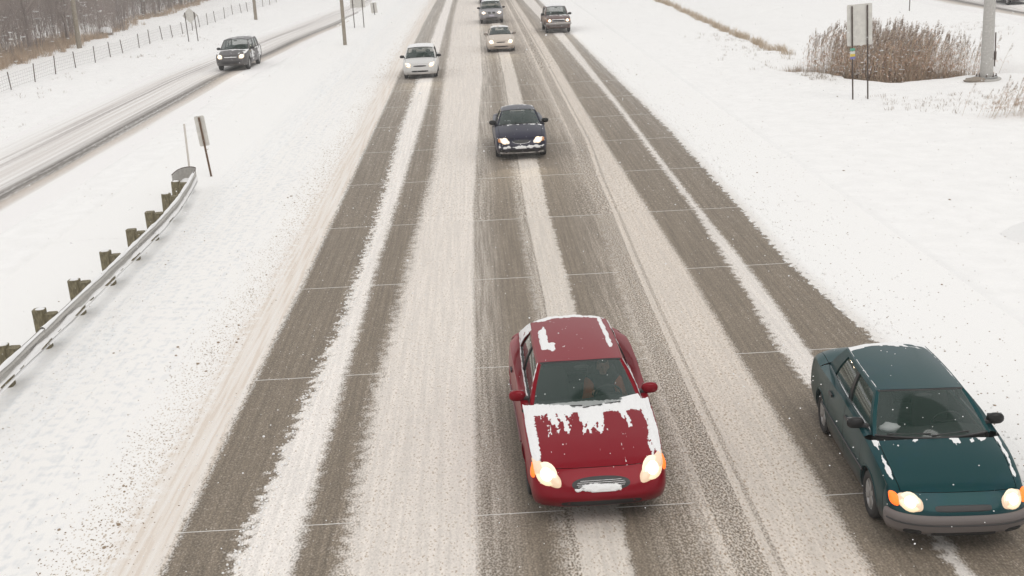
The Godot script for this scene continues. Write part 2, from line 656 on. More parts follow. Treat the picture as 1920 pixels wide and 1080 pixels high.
func road_skin(called: String, w: int, h: int, z0: float, len: float, grain: float, strength: float) -> StandardMaterial3D:
	var cm := (ROAD_E - ROAD_W) / w
	var parts := 16
	chunk_out.clear()
	chunk_out.resize(parts)
	var fine := noise_bytes(w, h, grain, 2, 11)
	var med := noise_bytes(w, h, cm / 0.30, 5, 12, 1, int(len / cm))
	var streak := noise_bytes(w, h, cm / 0.11, 3, 13, 24)
	var grit := noise_bytes(w, h, grain * 0.62, 2, 14)
	var task := paint_rows.bind(parts, w, h, z0, len, fine, med, streak, grit)
	var id := WorkerThreadPool.add_group_task(task, parts)
	WorkerThreadPool.wait_for_group_task_completion(id)
	var col := PackedByteArray()
	var hg := PackedByteArray()
	for p in chunk_out:
		col.append_array(p[0])
		hg.append_array(p[1])
	var m := mat(called, Color.WHITE, 0.8)
	m.albedo_texture = ImageTexture.create_from_image(Image.create_from_data(w, h, false, Image.FORMAT_RGB8, col))
	var bump := Image.create_from_data(w, h, false, Image.FORMAT_L8, hg)
	bump.bump_map_to_normal_map(strength)
	m.normal_enabled = true
	m.normal_texture = ImageTexture.create_from_image(bump)
	m.normal_scale = 0.7
	m.texture_repeat = false
	return m


func sheet(x0: float, x1: float, z0: float, z1: float, sx: float, sz: float, zone: Array) -> MB:
	var nu := maxi(2, int(ceil((x1 - x0) / sx)) + 1)
	var nv := maxi(2, int(ceil((z0 - z1) / sz)) + 1)
	var mb := MB.new()
	var pts := PackedVector3Array()
	for j in nv:
		var z := lerpf(z0, z1, float(j) / (nv - 1))
		for i in nu:
			var x := lerpf(x0, x1, float(i) / (nu - 1))
			pts.append(Vector3(x, road_h(x, z), z))
			mb.U.append(Vector2((x - ROAD_W) / (ROAD_E - ROAD_W), (zone[0] - z) / zone[1]))
	mb.quad_grid(pts, nu, nv)
	return mb.outward(Vector3((x0 + x1) / 2, -500, (z0 + z1) / 2))


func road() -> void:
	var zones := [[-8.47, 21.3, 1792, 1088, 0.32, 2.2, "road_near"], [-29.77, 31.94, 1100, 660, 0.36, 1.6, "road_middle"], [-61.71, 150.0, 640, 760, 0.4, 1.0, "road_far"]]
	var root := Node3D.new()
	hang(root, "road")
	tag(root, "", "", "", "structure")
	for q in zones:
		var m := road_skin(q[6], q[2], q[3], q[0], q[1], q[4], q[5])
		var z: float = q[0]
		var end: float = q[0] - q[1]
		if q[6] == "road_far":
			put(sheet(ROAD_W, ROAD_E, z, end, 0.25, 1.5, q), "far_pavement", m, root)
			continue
		var fine: float = 0.10 if q[6] == "road_near" else 0.16
		while z > end + 0.1:
			var z1 := maxf(z - 5.324, end)
			put(sheet(ROAD_W, -3.95, z, z1, fine * 1.4, fine * 2.4, q), "snowy_shoulder", m, root)
			for x in [-3.95, -0.25, 3.45]:
				put(sheet(x, x + 3.7, z, z1, fine, fine * 2.0, q), "concrete_slab", m, root)
			put(sheet(7.15, ROAD_E, z, z1, fine * 1.4, fine * 2.4, q), "snowy_shoulder", m, root)
			z = z1
	# joints between the slabs, packed with snow: seen only where the tyres have bared the concrete
	for k in 9:
		var z := -13.79 - 5.324 * k
		for n in 6:
			var a := along(EDGES[n * 2], z) - 0.05
			var b := along(EDGES[n * 2 + 1], z) + 0.05
			var j := MB.new()
			var pts := PackedVector3Array()
			var c := 26
			for i in c:
				var x := lerpf(a, b, float(i) / (c - 1))
				var ww := 0.0085 + 0.004 * rough.get_noise_2d(x * 30.0, z * 7.0)
				var y := 0.004 + maxf(road_h(x, z) * 0.4, 0.0)
				pts.append(Vector3(x, y - 0.003, z + ww))
				pts.append(Vector3(x, y + 0.002, z))
				pts.append(Vector3(x, y - 0.003, z - ww))
			j.quad_grid(pts, 3, c)
			put(j.outward(Vector3(0, -50, z)), "joint", M.snow_joint, root)


func ramp() -> void:
	var w := 256
	var h := 1024
	var z0 := -22.0
	var len := 180.0
	var half := 3.4
	var fine := noise_bytes(w, h, 0.3, 2, 31)
	var med := noise_bytes(w, h, 0.03, 4, 32, 2)
	var streak := noise_bytes(w, h, 0.09, 3, 33, 24)
	var im := Image.create_empty(w, h, false, Image.FORMAT_RGB8)
	for j in h:
		for i in w:
			var x := (float(i) / w - 0.5) * 2.0 * half
			var f := fine[j * w + i] / 255.0 - 0.5
			var m := med[j * w + i] / 255.0 - 0.5
			var s := streak[j * w + i] / 255.0 - 0.5
			var c := Color(0.84, 0.83, 0.815)
			var t := x + s * 0.35 + m * 0.15
			# slush of the carriageway
			c = c.lerp(Color(0.64, 0.60, 0.57), sm(-2.6, -1.4, t) * sm(2.35, 1.9, t) * clampf(0.6 + s * 1.2, 0.0, 1.0))
			# wheel tracks
			c = c.lerp(Color(0.17, 0.155, 0.14), sm(0.55, 1.1, t) * sm(1.90, 1.5, t) * clampf(0.88 + f * 0.8 + s, 0.0, 1.0))
			c = c.lerp(Color(0.42, 0.39, 0.37), sm(0.35, 0.95, t) * sm(1.2, 1.0, t) * 0.6)
			c = c.lerp(Color(0.40, 0.365, 0.35), sm(-1.6, -1.15, t) * sm(-0.5, -0.9, t) * clampf(0.42 + f * 0.6 + s * 1.6, 0.0, 1.0))
			# sandy edge
			c = c.lerp(Color(0.50, 0.425, 0.36), sm(1.4, 1.6, t) * sm(2.25, 1.8, t) * clampf(0.62 + f * 0.5, 0.0, 1.0))
			im.set_pixel(i, j, lin(c.r, c.g, c.b))
	var rm := mat("ramp_slush", Color.WHITE, 0.85)
	rm.albedo_texture = ImageTexture.create_from_image(im)
	rm.texture_repeat = false
	var mb := MB.new()
	var pts := PackedVector3Array()
	var nu := 15
	var nv := 150
	for j in nv:
		var z := z0 - len * j / (nv - 1)
		for i in nu:
			var u := float(i) / (nu - 1)
			var dx := (u - 0.5) * 2.0 * half
			var x := ramp_x(z) + dx
			var y := 0.03 + 0.012 * rough.get_noise_2d(x * 6.0, z)
			if absf(dx) > 3.2: y = -0.06
			y -= 0.02 * exp(-pow((dx - 1.35) / 0.35, 2.0)) + 0.01 * exp(-pow((dx + 1.0) / 0.4, 2.0))
			pts.append(Vector3(x, y, z))
			mb.U.append(Vector2(u, float(j) / (nv - 1)))
	mb.quad_grid(pts, nu, nv)
	tag(put(mb.outward(Vector3(-13, -500, -100)), "ramp_road", rm), "", "", "", "structure")
	# the distant carriageway on the far right uses the same slush
	var m2 := MB.new()
	pts = PackedVector3Array()
	for j in 60:
		var z := -30.0 - 3.0 * j
		var cx := 38.3 + (z + 85.0) * -0.05
		for i in nu:
			var u := float(i) / (nu - 1)
			var dx := (u - 0.5) * 9.0
			var y := ground_h(cx + dx, z) + 0.12
			if i == 0 or i == nu - 1: y -= 0.3
			pts.append(Vector3(cx + dx, y, z))
			m2.U.append(Vector2(1.0 - u, float(j) / 59.0))
	m2.quad_grid(pts, nu, 60)
	tag(put(m2.outward(Vector3(38, -500, -100)), "far_road", rm), "", "", "", "structure")


# ---------------------------------------------------------------- guard rail
func w_beam(path: Array, lo: float, hi: float) -> MB:
	var mb := MB.new()
	var pts := PackedVector3Array()
	var prof := [[0.0, -0.035], [0.03, -0.04], [0.10, 0.0], [0.19, 0.035], [0.30, 0.04], [0.40, 0.0], [0.5, -0.03], [0.60, 0.0], [0.70, 0.04], [0.81, 0.035], [0.90, 0.0], [0.97, -0.04], [1.0, -0.035]]
	var nv := 0
	for layer in 2:
		for i in path.size():
			var d: Vector3 = (path[mini(i + 1, path.size() - 1)] - path[maxi(i - 1, 0)]).normalized()
			var n := d.cross(Vector3.UP).normalized()
			for q in prof:
				pts.append(path[i] + n * (float(q[1]) - 0.006 * layer) + Vector3.UP * lerpf(lo, hi, q[0]))
	mb.quad_grid(pts.slice(0, pts.size() / 2), prof.size(), path.size())
	mb.quad_grid(pts.slice(pts.size() / 2), prof.size(), path.size())
	return mb


func snow_ridge(path: Array, w: float, hgt: float, seed_: float) -> MB:
	var mb := MB.new()
	var pts := PackedVector3Array()
	var cuts := [[-1.0, -0.3], [-0.75, 0.55], [-0.2, 1.0], [0.3, 0.95], [0.8, 0.5], [1.0, -0.3]]
	for i in path.size():
		var d: Vector3 = (path[mini(i + 1, path.size() - 1)] - path[maxi(i - 1, 0)]).normalized()
		var n := d.cross(Vector3.UP).normalized()
		var k := 0.55 + 1.1 * rough.get_noise_2d(path[i].z * 2.3 + seed_, path[i].x * 2.3)
		k = maxf(k, 0.05)
		for q in cuts:
			pts.append(path[i] + n * float(q[0]) * w * (0.6 + 0.4 * k) + Vector3.UP * float(q[1]) * hgt * k)
	mb.quad_grid(pts, cuts.size(), path.size())
	return mb.outward(path[path.size() / 2] - Vector3(0, 5, 0))


func guardrail() -> void:
	var root := thing("guardrail", Vector3(-7.95, 0, -27.0), 0.0, "snow-dusted steel guardrail on square timber posts ending in a rounded nose beside the left shoulder", "guardrail")
	var o := -root.position
	var line := Curve3D.new()
	for q in [[-7.96, -9.0], [-7.94, -18.4], [-7.92, -22.5], [-7.90, -26.0], [-7.91, -28.8], [-8.0, -31.0], [-8.2, -33.2], [-8.40, -34.9]]:
		line.add_point(Vector3(q[0], 0, q[1]) + o)
	var total := line.get_baked_length()
	var at := 0.0
	while at < total - 0.2:
		var path := []
		var seg := minf(3.81, total - at)
		for i in 13:
			path.append(line.sample_baked(at + (seg + 0.12) * i / 12.0) + Vector3(0.004, 0, 0) * (int(at / 3.81) % 2))
		put(w_beam(path, 0.40, 0.71), "rail", M.galvanised, root)
		var top := []
		for i in 40: top.append(line.sample_baked(at + seg * i / 39.0) + Vector3(-0.005, 0.70, 0))
		put(snow_ridge(top, 0.05, 0.035, at), "snow_cap", M.snow_on_things, root)
		var mid := []
		for i in 40: mid.append(line.sample_baked(at + seg * i / 39.0) + Vector3(0.035, 0.495, 0))
		put(snow_ridge(mid, 0.058, 0.06, at + 70.0), "snow_cap", M.snow_on_things, root)
		var foot := []
		for i in 40: foot.append(line.sample_baked(at + seg * i / 39.0) + Vector3(0.06, 0.405, 0))
		put(snow_ridge(foot, 0.035, 0.03, at + 140.0), "snow_cap", M.snow_on_things, root)
		at += seg
	# timber posts with offset blocks
	for z in [-13.6, -15.5, -17.4, -19.39, -21.3, -23.3, -25.42, -27.48, -29.34, -31.34, -33.07]:
		var x: float = line.sample_baked(line.get_closest_offset(Vector3(-7.9, 0, z) + o)).x
		var lean := Basis(Vector3.FORWARD, rng.randf_range(-0.03, 0.03)) * Basis(Vector3.RIGHT, rng.randf_range(-0.02, 0.02))
		var top := 0.80 + rng.randf_range(-0.02, 0.02)
		var p := MB.new()
		p.box(Vector3(x - 0.335, top / 2 - 0.2, z + o.z), Vector3(0.22, top + 0.4, 0.21), lean)
		put(p.outward(Vector3(x - 0.335, top / 2 - 0.2, z + o.z)), "post", M.timber, root)
		var b := MB.new()
		b.box(Vector3(x - 0.135, 0.555, z + o.z), Vector3(0.20, 0.37 + rng.randf_range(-0.02, 0.02), 0.21), lean)
		put(b.outward(Vector3(x - 0.135, 0.555, z + o.z)), "offset_block", M.timber, root)
		var bolt := MB.new()
		bolt.tube([Vector3(x - 0.45, 0.56, z + o.z), Vector3(x - 0.42, 0.56, z + o.z)], [0.018, 0.018], 6)
		put(bolt, "bolt", M.post_steel, root)
		if rng.randf() < 0.75:
			var sn := MB.new()
			sn.ball(Vector3(x - 0.335 + rng.randf_range(-0.03, 0.03), top + 0.002, z + o.z), Vector3(0.085, rng.randf_range(0.012, 0.03), 0.08), 10, 6, 3.0)
			put(sn, "snow_cap", M.snow_on_things, root)
	# the rounded nose: a plain plate bent back round the end
	var nose := []
	for q in [[-8.36, -34.6], [-8.40, -35.1], [-8.47, -35.42], [-8.60, -35.58], [-8.75, -35.6], [-8.88, -35.48], [-8.95, -35.2], [-8.96, -34.8], [-8.95, -34.45]]:
		nose.append(Vector3(q[0], 0, q[1]) + o)
	var nb := MB.new()
	var pts := PackedVector3Array()
	for p in nose:
		for h in [0.34, 0.36, 0.53, 0.70, 0.72]: pts.append(p + Vector3(0, h, 0))
	nb.quad_grid(pts, 5, nose.size())
	put(nb, "rounded_end", M.galvanised, root)
	var rim := MB.new()
	var rp := []
	for p in nose: rp.append(p + Vector3(0, 0.72, 0))
	rim.tube(rp, [0.012, 0.012, 0.012, 0.012, 0.012, 0.012, 0.012, 0.012, 0.012], 6)
	put(rim, "rim", M.post_steel, root)
	var heap := MB.new()
	heap.ball(Vector3(-8.70, 0.22, -35.0) + o, Vector3(0.22, 0.26, 0.40), 18, 9, 2.3)
	put(heap, "snow_heap", M.snow_on_things, root)
	# marker pole behind the nose
	var mk := thing("marker_pole", Vector3(-8.74, 0, -35.75), 0.0, "thin pale plastic marker pole standing behind the rounded end of the guardrail", "marker pole")
	var t := MB.new()
	t.tube([Vector3.ZERO, Vector3(0.01, 1.0, 0), Vector3(0.015, 1.97, 0)], [0.031, 0.031, 0.029], 10)
	put(t, "tube", M.marker_plastic, mk)
	var cp := MB.new()
	cp.ball(Vector3(0.015, 1.97, 0), Vector3(0.031, 0.02, 0.031))
	put(cp, "cap", M.marker_plastic, mk)


# ---------------------------------------------------------------- signs, masts, poles
func plate_mesh(w: float, h: float, r: float, turn := 0.0) -> MB:
	var out := PackedVector2Array()
	for q in [[1, 1], [-1, 1], [-1, -1], [1, -1]]:
		var c := Vector2(q[0] * (w / 2 - r), q[1] * (h / 2 - r))
		var a0 := Vector2(q[0], q[1]).angle() - PI / 4
		for i in 5: out.append((c + Vector2.from_angle(a0 + PI / 2 * i / 4.0) * r).rotated(turn))
	var mb := MB.new()
	var n := out.size()
	for i in n:
		var a := out[i]
		var b := out[(i + 1) % n]
		mb.tri(Vector3(a.x, a.y, 0.003), Vector3(b.x, b.y, 0.003), Vector3(0, 0, 0.003))
		mb.tri(Vector3(b.x, b.y, -0.003), Vector3(a.x, a.y, -0.003), Vector3(0, 0, -0.003))
		mb.face(Vector3(a.x, a.y, 0.003), Vector3(a.x, a.y, -0.003), Vector3(b.x, b.y, -0.003), Vector3(b.x, b.y, 0.003))
	return mb


func channel_post(x: float, h0: float, h1: float, w := 0.075) -> MB:
	var mb := MB.new()
	var a := Vector3(x, h0, 0)
	var b := Vector3(x, h1, 0)
	mb.bar(a, b, w * 0.45, 0.008)
	for s in [-1.0, 1.0]:
		mb.bar(a + Vector3(s * w * 0.22, 0, 0.018), b + Vector3(s * w * 0.22, 0, 0.018), 0.008, 0.036)
		mb.bar(a + Vector3(s * w * 0.38, 0, 0.036), b + Vector3(s * w * 0.38, 0, 0.036), w * 0.32, 0.008)
	return mb


func road_sign(called: String, at: Vector3, turn: float, label: String, w: float, h: float, mid: float, posts: Array, lean: float, diamond := false, post_w := 0.06, post_mat := "post_steel") -> Node3D:
	var root := thing(called, at, turn, label, "road sign")
	root.rotation.z = lean
	var p := plate_mesh(w, h, 0.05, PI / 4 if diamond else 0.0)
	var face := put(p, "panel", M.sign_aluminium, root)
	face.position = Vector3(0, mid, -0.012)
	for x in posts:
		var top := mid + (h * 0.46 if not diamond else h * 0.30)
		var po := put(channel_post(x, -0.4, top, post_w), "post", M[post_mat], root)
		for hy in [mid + h * 0.3, mid - h * 0.3]:
			var bo := MB.new()
			bo.tube([Vector3(x, hy, 0.03), Vector3(x, hy, 0.055)], [0.012, 0.012], 6)
			put(bo, "bolt", M.steel, po)
	return root


func utility_pole(called: String, at: Vector3, r0: float, r1: float, h: float, label: String) -> void:
	var root := thing(called, at, 0.0, label, "pole")
	var t := MB.new()
	t.tube([Vector3(0, -0.3, 0), Vector3(0.01, h * 0.33, 0), Vector3(-0.01, h * 0.66, 0), Vector3(0, h, 0)], [r0, lerpf(r0, r1, 0.33), lerpf(r0, r1, 0.66), r1], 12)
	put(t, "shaft", M.pole_timber, root)
	var arm := MB.new()
	arm.bar(Vector3(-1.1, h - 0.5, 0.14), Vector3(1.1, h - 0.5, 0.14), 0.1, 0.1, Vector3.UP)
	put(arm, "crossarm", M.pole_timber, root)
	for x in [-1.0, -0.35, 0.35, 1.0]:
		var i := MB.new()
		i.lathe([[0.02, 0.0], [0.05, 0.03], [0.03, 0.07], [0.045, 0.1], [0.0, 0.13]], 8, Transform3D(Basis.IDENTITY, Vector3(x, h - 0.45, 0.14)))
		put(i, "insulator", M.steel, root)


func signs_and_poles() -> void:
	road_sign("road_sign", Vector3(-8.43, ground_h(-8.43, -37.36), -37.36), 0.06, "narrow sign seen from behind on one leaning rusty post past the guardrail end", 0.31, 0.95, 1.86, [0.0], 0.09, false, 0.06, "post_rust")
	var big := road_sign("road_sign", Vector3(14.98, 0.0, -46.35), 0.0, "tall grey sign board seen from behind on two posts before the reeds", 0.98, 1.56, 2.93, [-0.30, 0.29], 0.045, false, 0.055)
	for q in [[2.02, 0.10, lin(0.10, 0.34, 0.24)], [1.90, 0.10, lin(0.60, 0.60, 0.55)], [1.80, 0.10, lin(0.62, 0.46, 0.07)], [1.70, 0.09, lin(0.17, 0.16, 0.38)]]:
		var b := MB.new()
		b.box(Vector3(-0.30, q[0], 0.058), Vector3(0.20, q[1], 0.008))
		put(b, "marker_plate", mat("marker_%d" % int(q[0] * 100), q[2], 0.5), big)
	road_sign("road_sign", Vector3(-20.55, ground_h(-20.55, -90.2), -90.2), 0.0, "diamond-shaped sign seen from behind on two posts between the fence and the ramp", 0.80, 0.80, 1.86, [-0.35, 0.33], 0.03, true)
	road_sign("road_sign", Vector3(-8.84, ground_h(-8.84, -95.6), -95.6), 0.0, "grey sign on two slim posts right of the square wooden pole, cut by top edge", 1.15, 1.5, 2.62, [-0.37, 0.37], 0.0)
	road_sign("road_sign", Vector3(-8.69, ground_h(-8.69, -109.9), -109.9), 0.0, "small low sign seen from behind on a single leaning post, farthest up the median", 0.56, 0.92, 0.62, [0.0], 0.07)
	utility_pole("utility_pole", Vector3(-8.55, ground_h(-8.55, -81.2), -81.2), 0.125, 0.10, 8.5, "square-cut brown wooden pole standing in the snow between ramp and highway")
	utility_pole("utility_pole", Vector3(-19.31, ground_h(-19.3, -109.9), -109.9), 0.15, 0.11, 9.0, "weathered wooden pole beside the far side of the ramp, past the diamond sign")
	utility_pole("utility_pole", Vector3(-28.6, ground_h(-28.6, -89.2), -89.2), 0.19, 0.13, 9.5, "pale wooden pole standing at the edge of the bare wood")
	# steel mast on the right
	var mp := Vector3(21.4, ground_h(21.4, -49.8) + 0.05, -49.8)
	var mast := thing("steel_mast", mp, 0.0, "thick grey galvanised steel mast on a bolted base plate beside the reeds", "mast")
	mast.rotation.z = 0.02
	var sh := MB.new()
	sh.lathe([[0.265, 0.04], [0.24, 2.0], [0.22, 4.5], [0.20, 8.0], [0.16, 12.0], [0.0, 12.01]], 12)
	put(sh.outward(Vector3(0, 4, 0)), "shaft", M.galvanised, mast)
	var fl := MB.new()
	fl.lathe([[0.0, 0.0], [0.44, 0.0], [0.45, 0.01], [0.45, 0.05], [0.44, 0.06], [0.28, 0.062]], 24)
	put(fl.outward(Vector3(0, 0.03, 0)), "base_plate", M.steel, mast)
	for k in 8:
		var a := TAU * (k + 0.5) / 8
		var bo := MB.new()
		bo.tube([Vector3(cos(a) * 0.38, 0.02, sin(a) * 0.38), Vector3(cos(a) * 0.38, 0.17, sin(a) * 0.38)], [0.022, 0.022], 6)
		bo.tube([Vector3(cos(a) * 0.38, 0.06, sin(a) * 0.38), Vector3(cos(a) * 0.38, 0.10, sin(a) * 0.38)], [0.04, 0.04], 6)
		put(bo, "anchor_bolt", M.post_steel, mast)
	var foot := MB.new()
	foot.lathe([[0.0, -0.4], [0.62, -0.4], [0.60, -0.05], [0.57, -0.015], [0.0, -0.012]], 20)
	put(foot.outward(Vector3(0, -0.2, 0)), "foundation", M.galvanised, mast)
	var cd := MB.new()
	cd.tube([Vector3(0.30, 0.45, 0.05), Vector3(0.305, 1.0, 0.05), Vector3(0.29, 1.85, 0.05)], [0.03, 0.03, 0.03], 8)
	cd.box(Vector3(0.31, 0.9, 0.05), Vector3(0.07, 0.34, 0.12))
	put(cd, "conduit", M.post_steel, mast)
	var stone := MB.new()
	for p in ball_rock(0.42, 5): stone.tri(p[0], p[1], p[2])
	var so := put(stone, "flat_stone", M.dirt)
	so.position = mp + Vector3(-0.62, -0.05, 0.35)
	so.scale = Vector3(1.1, 0.35, 0.6)
	so.mesh.surface_set_material(0, mat("stone", lin(0.27, 0.23, 0.19), 0.9))
	tag(so, "flat brownish stone lying at the left foot of the steel mast", "stone")
	# delineator by the far road
	var dl := thing("delineator_post", Vector3(31.1, ground_h(31.1, -86.1), -86.1), 0.0, "thin dark delineator post before the far road on the right", "post")
	put(channel_post(0.0, -0.3, 1.35, 0.06), "post", M.post_steel, dl)
	# icy slab poking out of the snow at the right edge
	var ice := MB.new()
	for p in ball_rock(0.9, 8): ice.tri(p[0], p[1], p[2])
	var io := put(ice, "ice_slab", mat("old_ice", lin(0.78, 0.775, 0.765), 0.75))
	io.position = Vector3(12.35, ground_h(12.2, -25.6) - 0.05, -25.5)
	io.scale = Vector3(0.75, 0.11, 1.25)
	io.rotation = Vector3(0.05, -0.5, -0.06)
	tag(io, "smooth pale grey slab of old ice poking out of the snow at the right edge", "ice")
	# snow-capped boulder under the trees
	var bo2 := thing("boulder", Vector3(-30.5, ground_h(-30.5, -102.4), -102.4), 0.0, "rounded snow-capped boulder at the edge of the bare wood", "boulder")
	var rk := MB.new()
	for p in ball_rock(0.55, 12): rk.tri(p[0], p[1], p[2])
	put(rk, "rock", M.stone, bo2)
	var cap := MB.new()
	cap.ball(Vector3(0.02, 0.30, 0.02), Vector3(0.55, 0.34, 0.5), 16, 9, 2.2)
	put(cap, "snow_cap", M.snow_on_things, bo2)


func ball_rock(r: float, seed_: int) -> Array:
	var tris := []
	var n := 12
	var m := 7
	var pt := func(i: int, j: int) -> Vector3:
		var v := -PI / 2 + PI * j / m
		var u := TAU * (i % n) / n
		var d := Vector3(cos(v) * cos(u), sin(v), cos(v) * sin(u))
		if j == 0 or j == m: d = Vector3(0, signf(v), 0)
		return d * r * (1.0 + 0.45 * rough.get_noise_3d(d.x * 4.0 + seed_ * 9.0, d.y * 4.0, d.z * 4.0))
	for j in m:
		for i in n:
			var a: Vector3 = pt.call(i, j)
			var b: Vector3 = pt.call(i + 1, j)
			var c: Vector3 = pt.call(i, j + 1)
			var d: Vector3 = pt.call(i + 1, j + 1)
			tris.append([a, b, c])
			tris.append([b, d, c])
	return tris


func fence() -> void:
	var zs := [-57.2, -60.6, -64.1, -67.4, -70.6, -74.0, -77.6, -80.7, -83.4, -87.2, -89.9, -93.3, -96.2, -99.3, -102.4, -105.0, -107.8, -110.8, -114.6, -118.1, -122.0, -125.0, -129.0, -133.0, -137.0, -141.0]
	var root := thing("wire_fence", Vector3(-24.0, 0, -90.0), 0.0, "low wire fence on dark steel posts running beside the bare wood", "fence")
	var tops := []
	for z in zs:
		var x: float = -24.4 + (z + 64.1) * -0.028
		var y := ground_h(x, z)
		var lean := rng.randf_range(-0.10, 0.06)
		var h := rng.randf_range(0.92, 1.06)
		var a := Vector3(x, y - 0.2, z) - root.position
		var b := a + Vector3(sin(lean), cos(lean), rng.randf_range(-0.05, 0.05)) * (h + 0.2)
		tops.append([a + Vector3(0, 0.2, 0), b])
		var p := MB.new()
		p.bar(a, b, 0.05, 0.05)
		put(p, "post", M.post_steel, root)
	var wire := mat("fence_wire", lin(0.36, 0.34, 0.33), 0.6, 0.3)
	for k in tops.size() - 1:
		var mb := MB.new()
		var p0: Array = tops[k]
		var p1: Array = tops[k + 1]
		for f in [0.12, 0.3, 0.48, 0.66, 0.84]:
			mb.bar(p0[0].lerp(p0[1], f), p1[0].lerp(p1[1], f), 0.009, 0.009)
		var n := 11
		for i in range(1, n):
			var t := float(i) / n
			var lo: Vector3 = p0[0].lerp(p1[0], t)
			var hi: Vector3 = p0[1].lerp(p1[1], t)
			mb.bar(lo.lerp(hi, 0.1), lo.lerp(hi, 0.84), 0.006, 0.006)
		tag(put(mb, "wire_mesh", wire, root), "", "", "", "stuff")


# ---------------------------------------------------------------- plants
func limb(mb: MB, a: Vector3, dir: Vector3, len: float, r: float, depth: int, g: RandomNumberGenerator, kids: int) -> void:
	var mid := a + dir * len * 0.5 + Vector3(g.randf_range(-1, 1), 0.2, g.randf_range(-1, 1)) * len * 0.06
	var end := a + dir * len + Vector3(0, len * 0.04, 0)
	mb.tube([a, mid, end], [r, r * 0.7, r * 0.22], 4 if depth > 1 else 3, false)
	if depth == 0: return
	for k in kids:
		var f := g.randf_range(0.3, 0.98)
		var at := a.lerp(mid, f * 2.0) if f < 0.5 else mid.lerp(end, f * 2.0 - 1.0)
		var out := Vector3(g.randf_range(-1, 1), g.randf_range(0.15, 1.1), g.randf_range(-1, 1)).normalized()
		limb(mb, at, (dir * 0.55 + out * 0.75).normalized(), len * g.randf_range(0.28, 0.5), r * 0.42, depth - 1, g, kids if depth > 1 else 3)


func scatter(called: String, mesh: Mesh, spots: Array, label: String, category: String) -> void:
	var mm := MultiMesh.new()
	mm.transform_format = MultiMesh.TRANSFORM_3D
	mm.mesh = mesh
	mm.instance_count = spots.size()
	for k in spots.size(): mm.set_instance_transform(k, spots[k])
	var o := MultiMeshInstance3D.new()
	o.multimesh = mm
	hang(o, called)
	tag(o, label, category, "", "stuff")


func wood_edge(z: float) -> float:
	return along([[-60.0, -29.3], [-77.0, -29.6], [-84.0, -29.9], [-97.0, -29.9], [-115.0, -31.0], [-153.0, -31.9], [-170.0, -33.5], [-215.0, -40.0]], z) + rough.get_noise_1d(z * 3.0) * 1.6


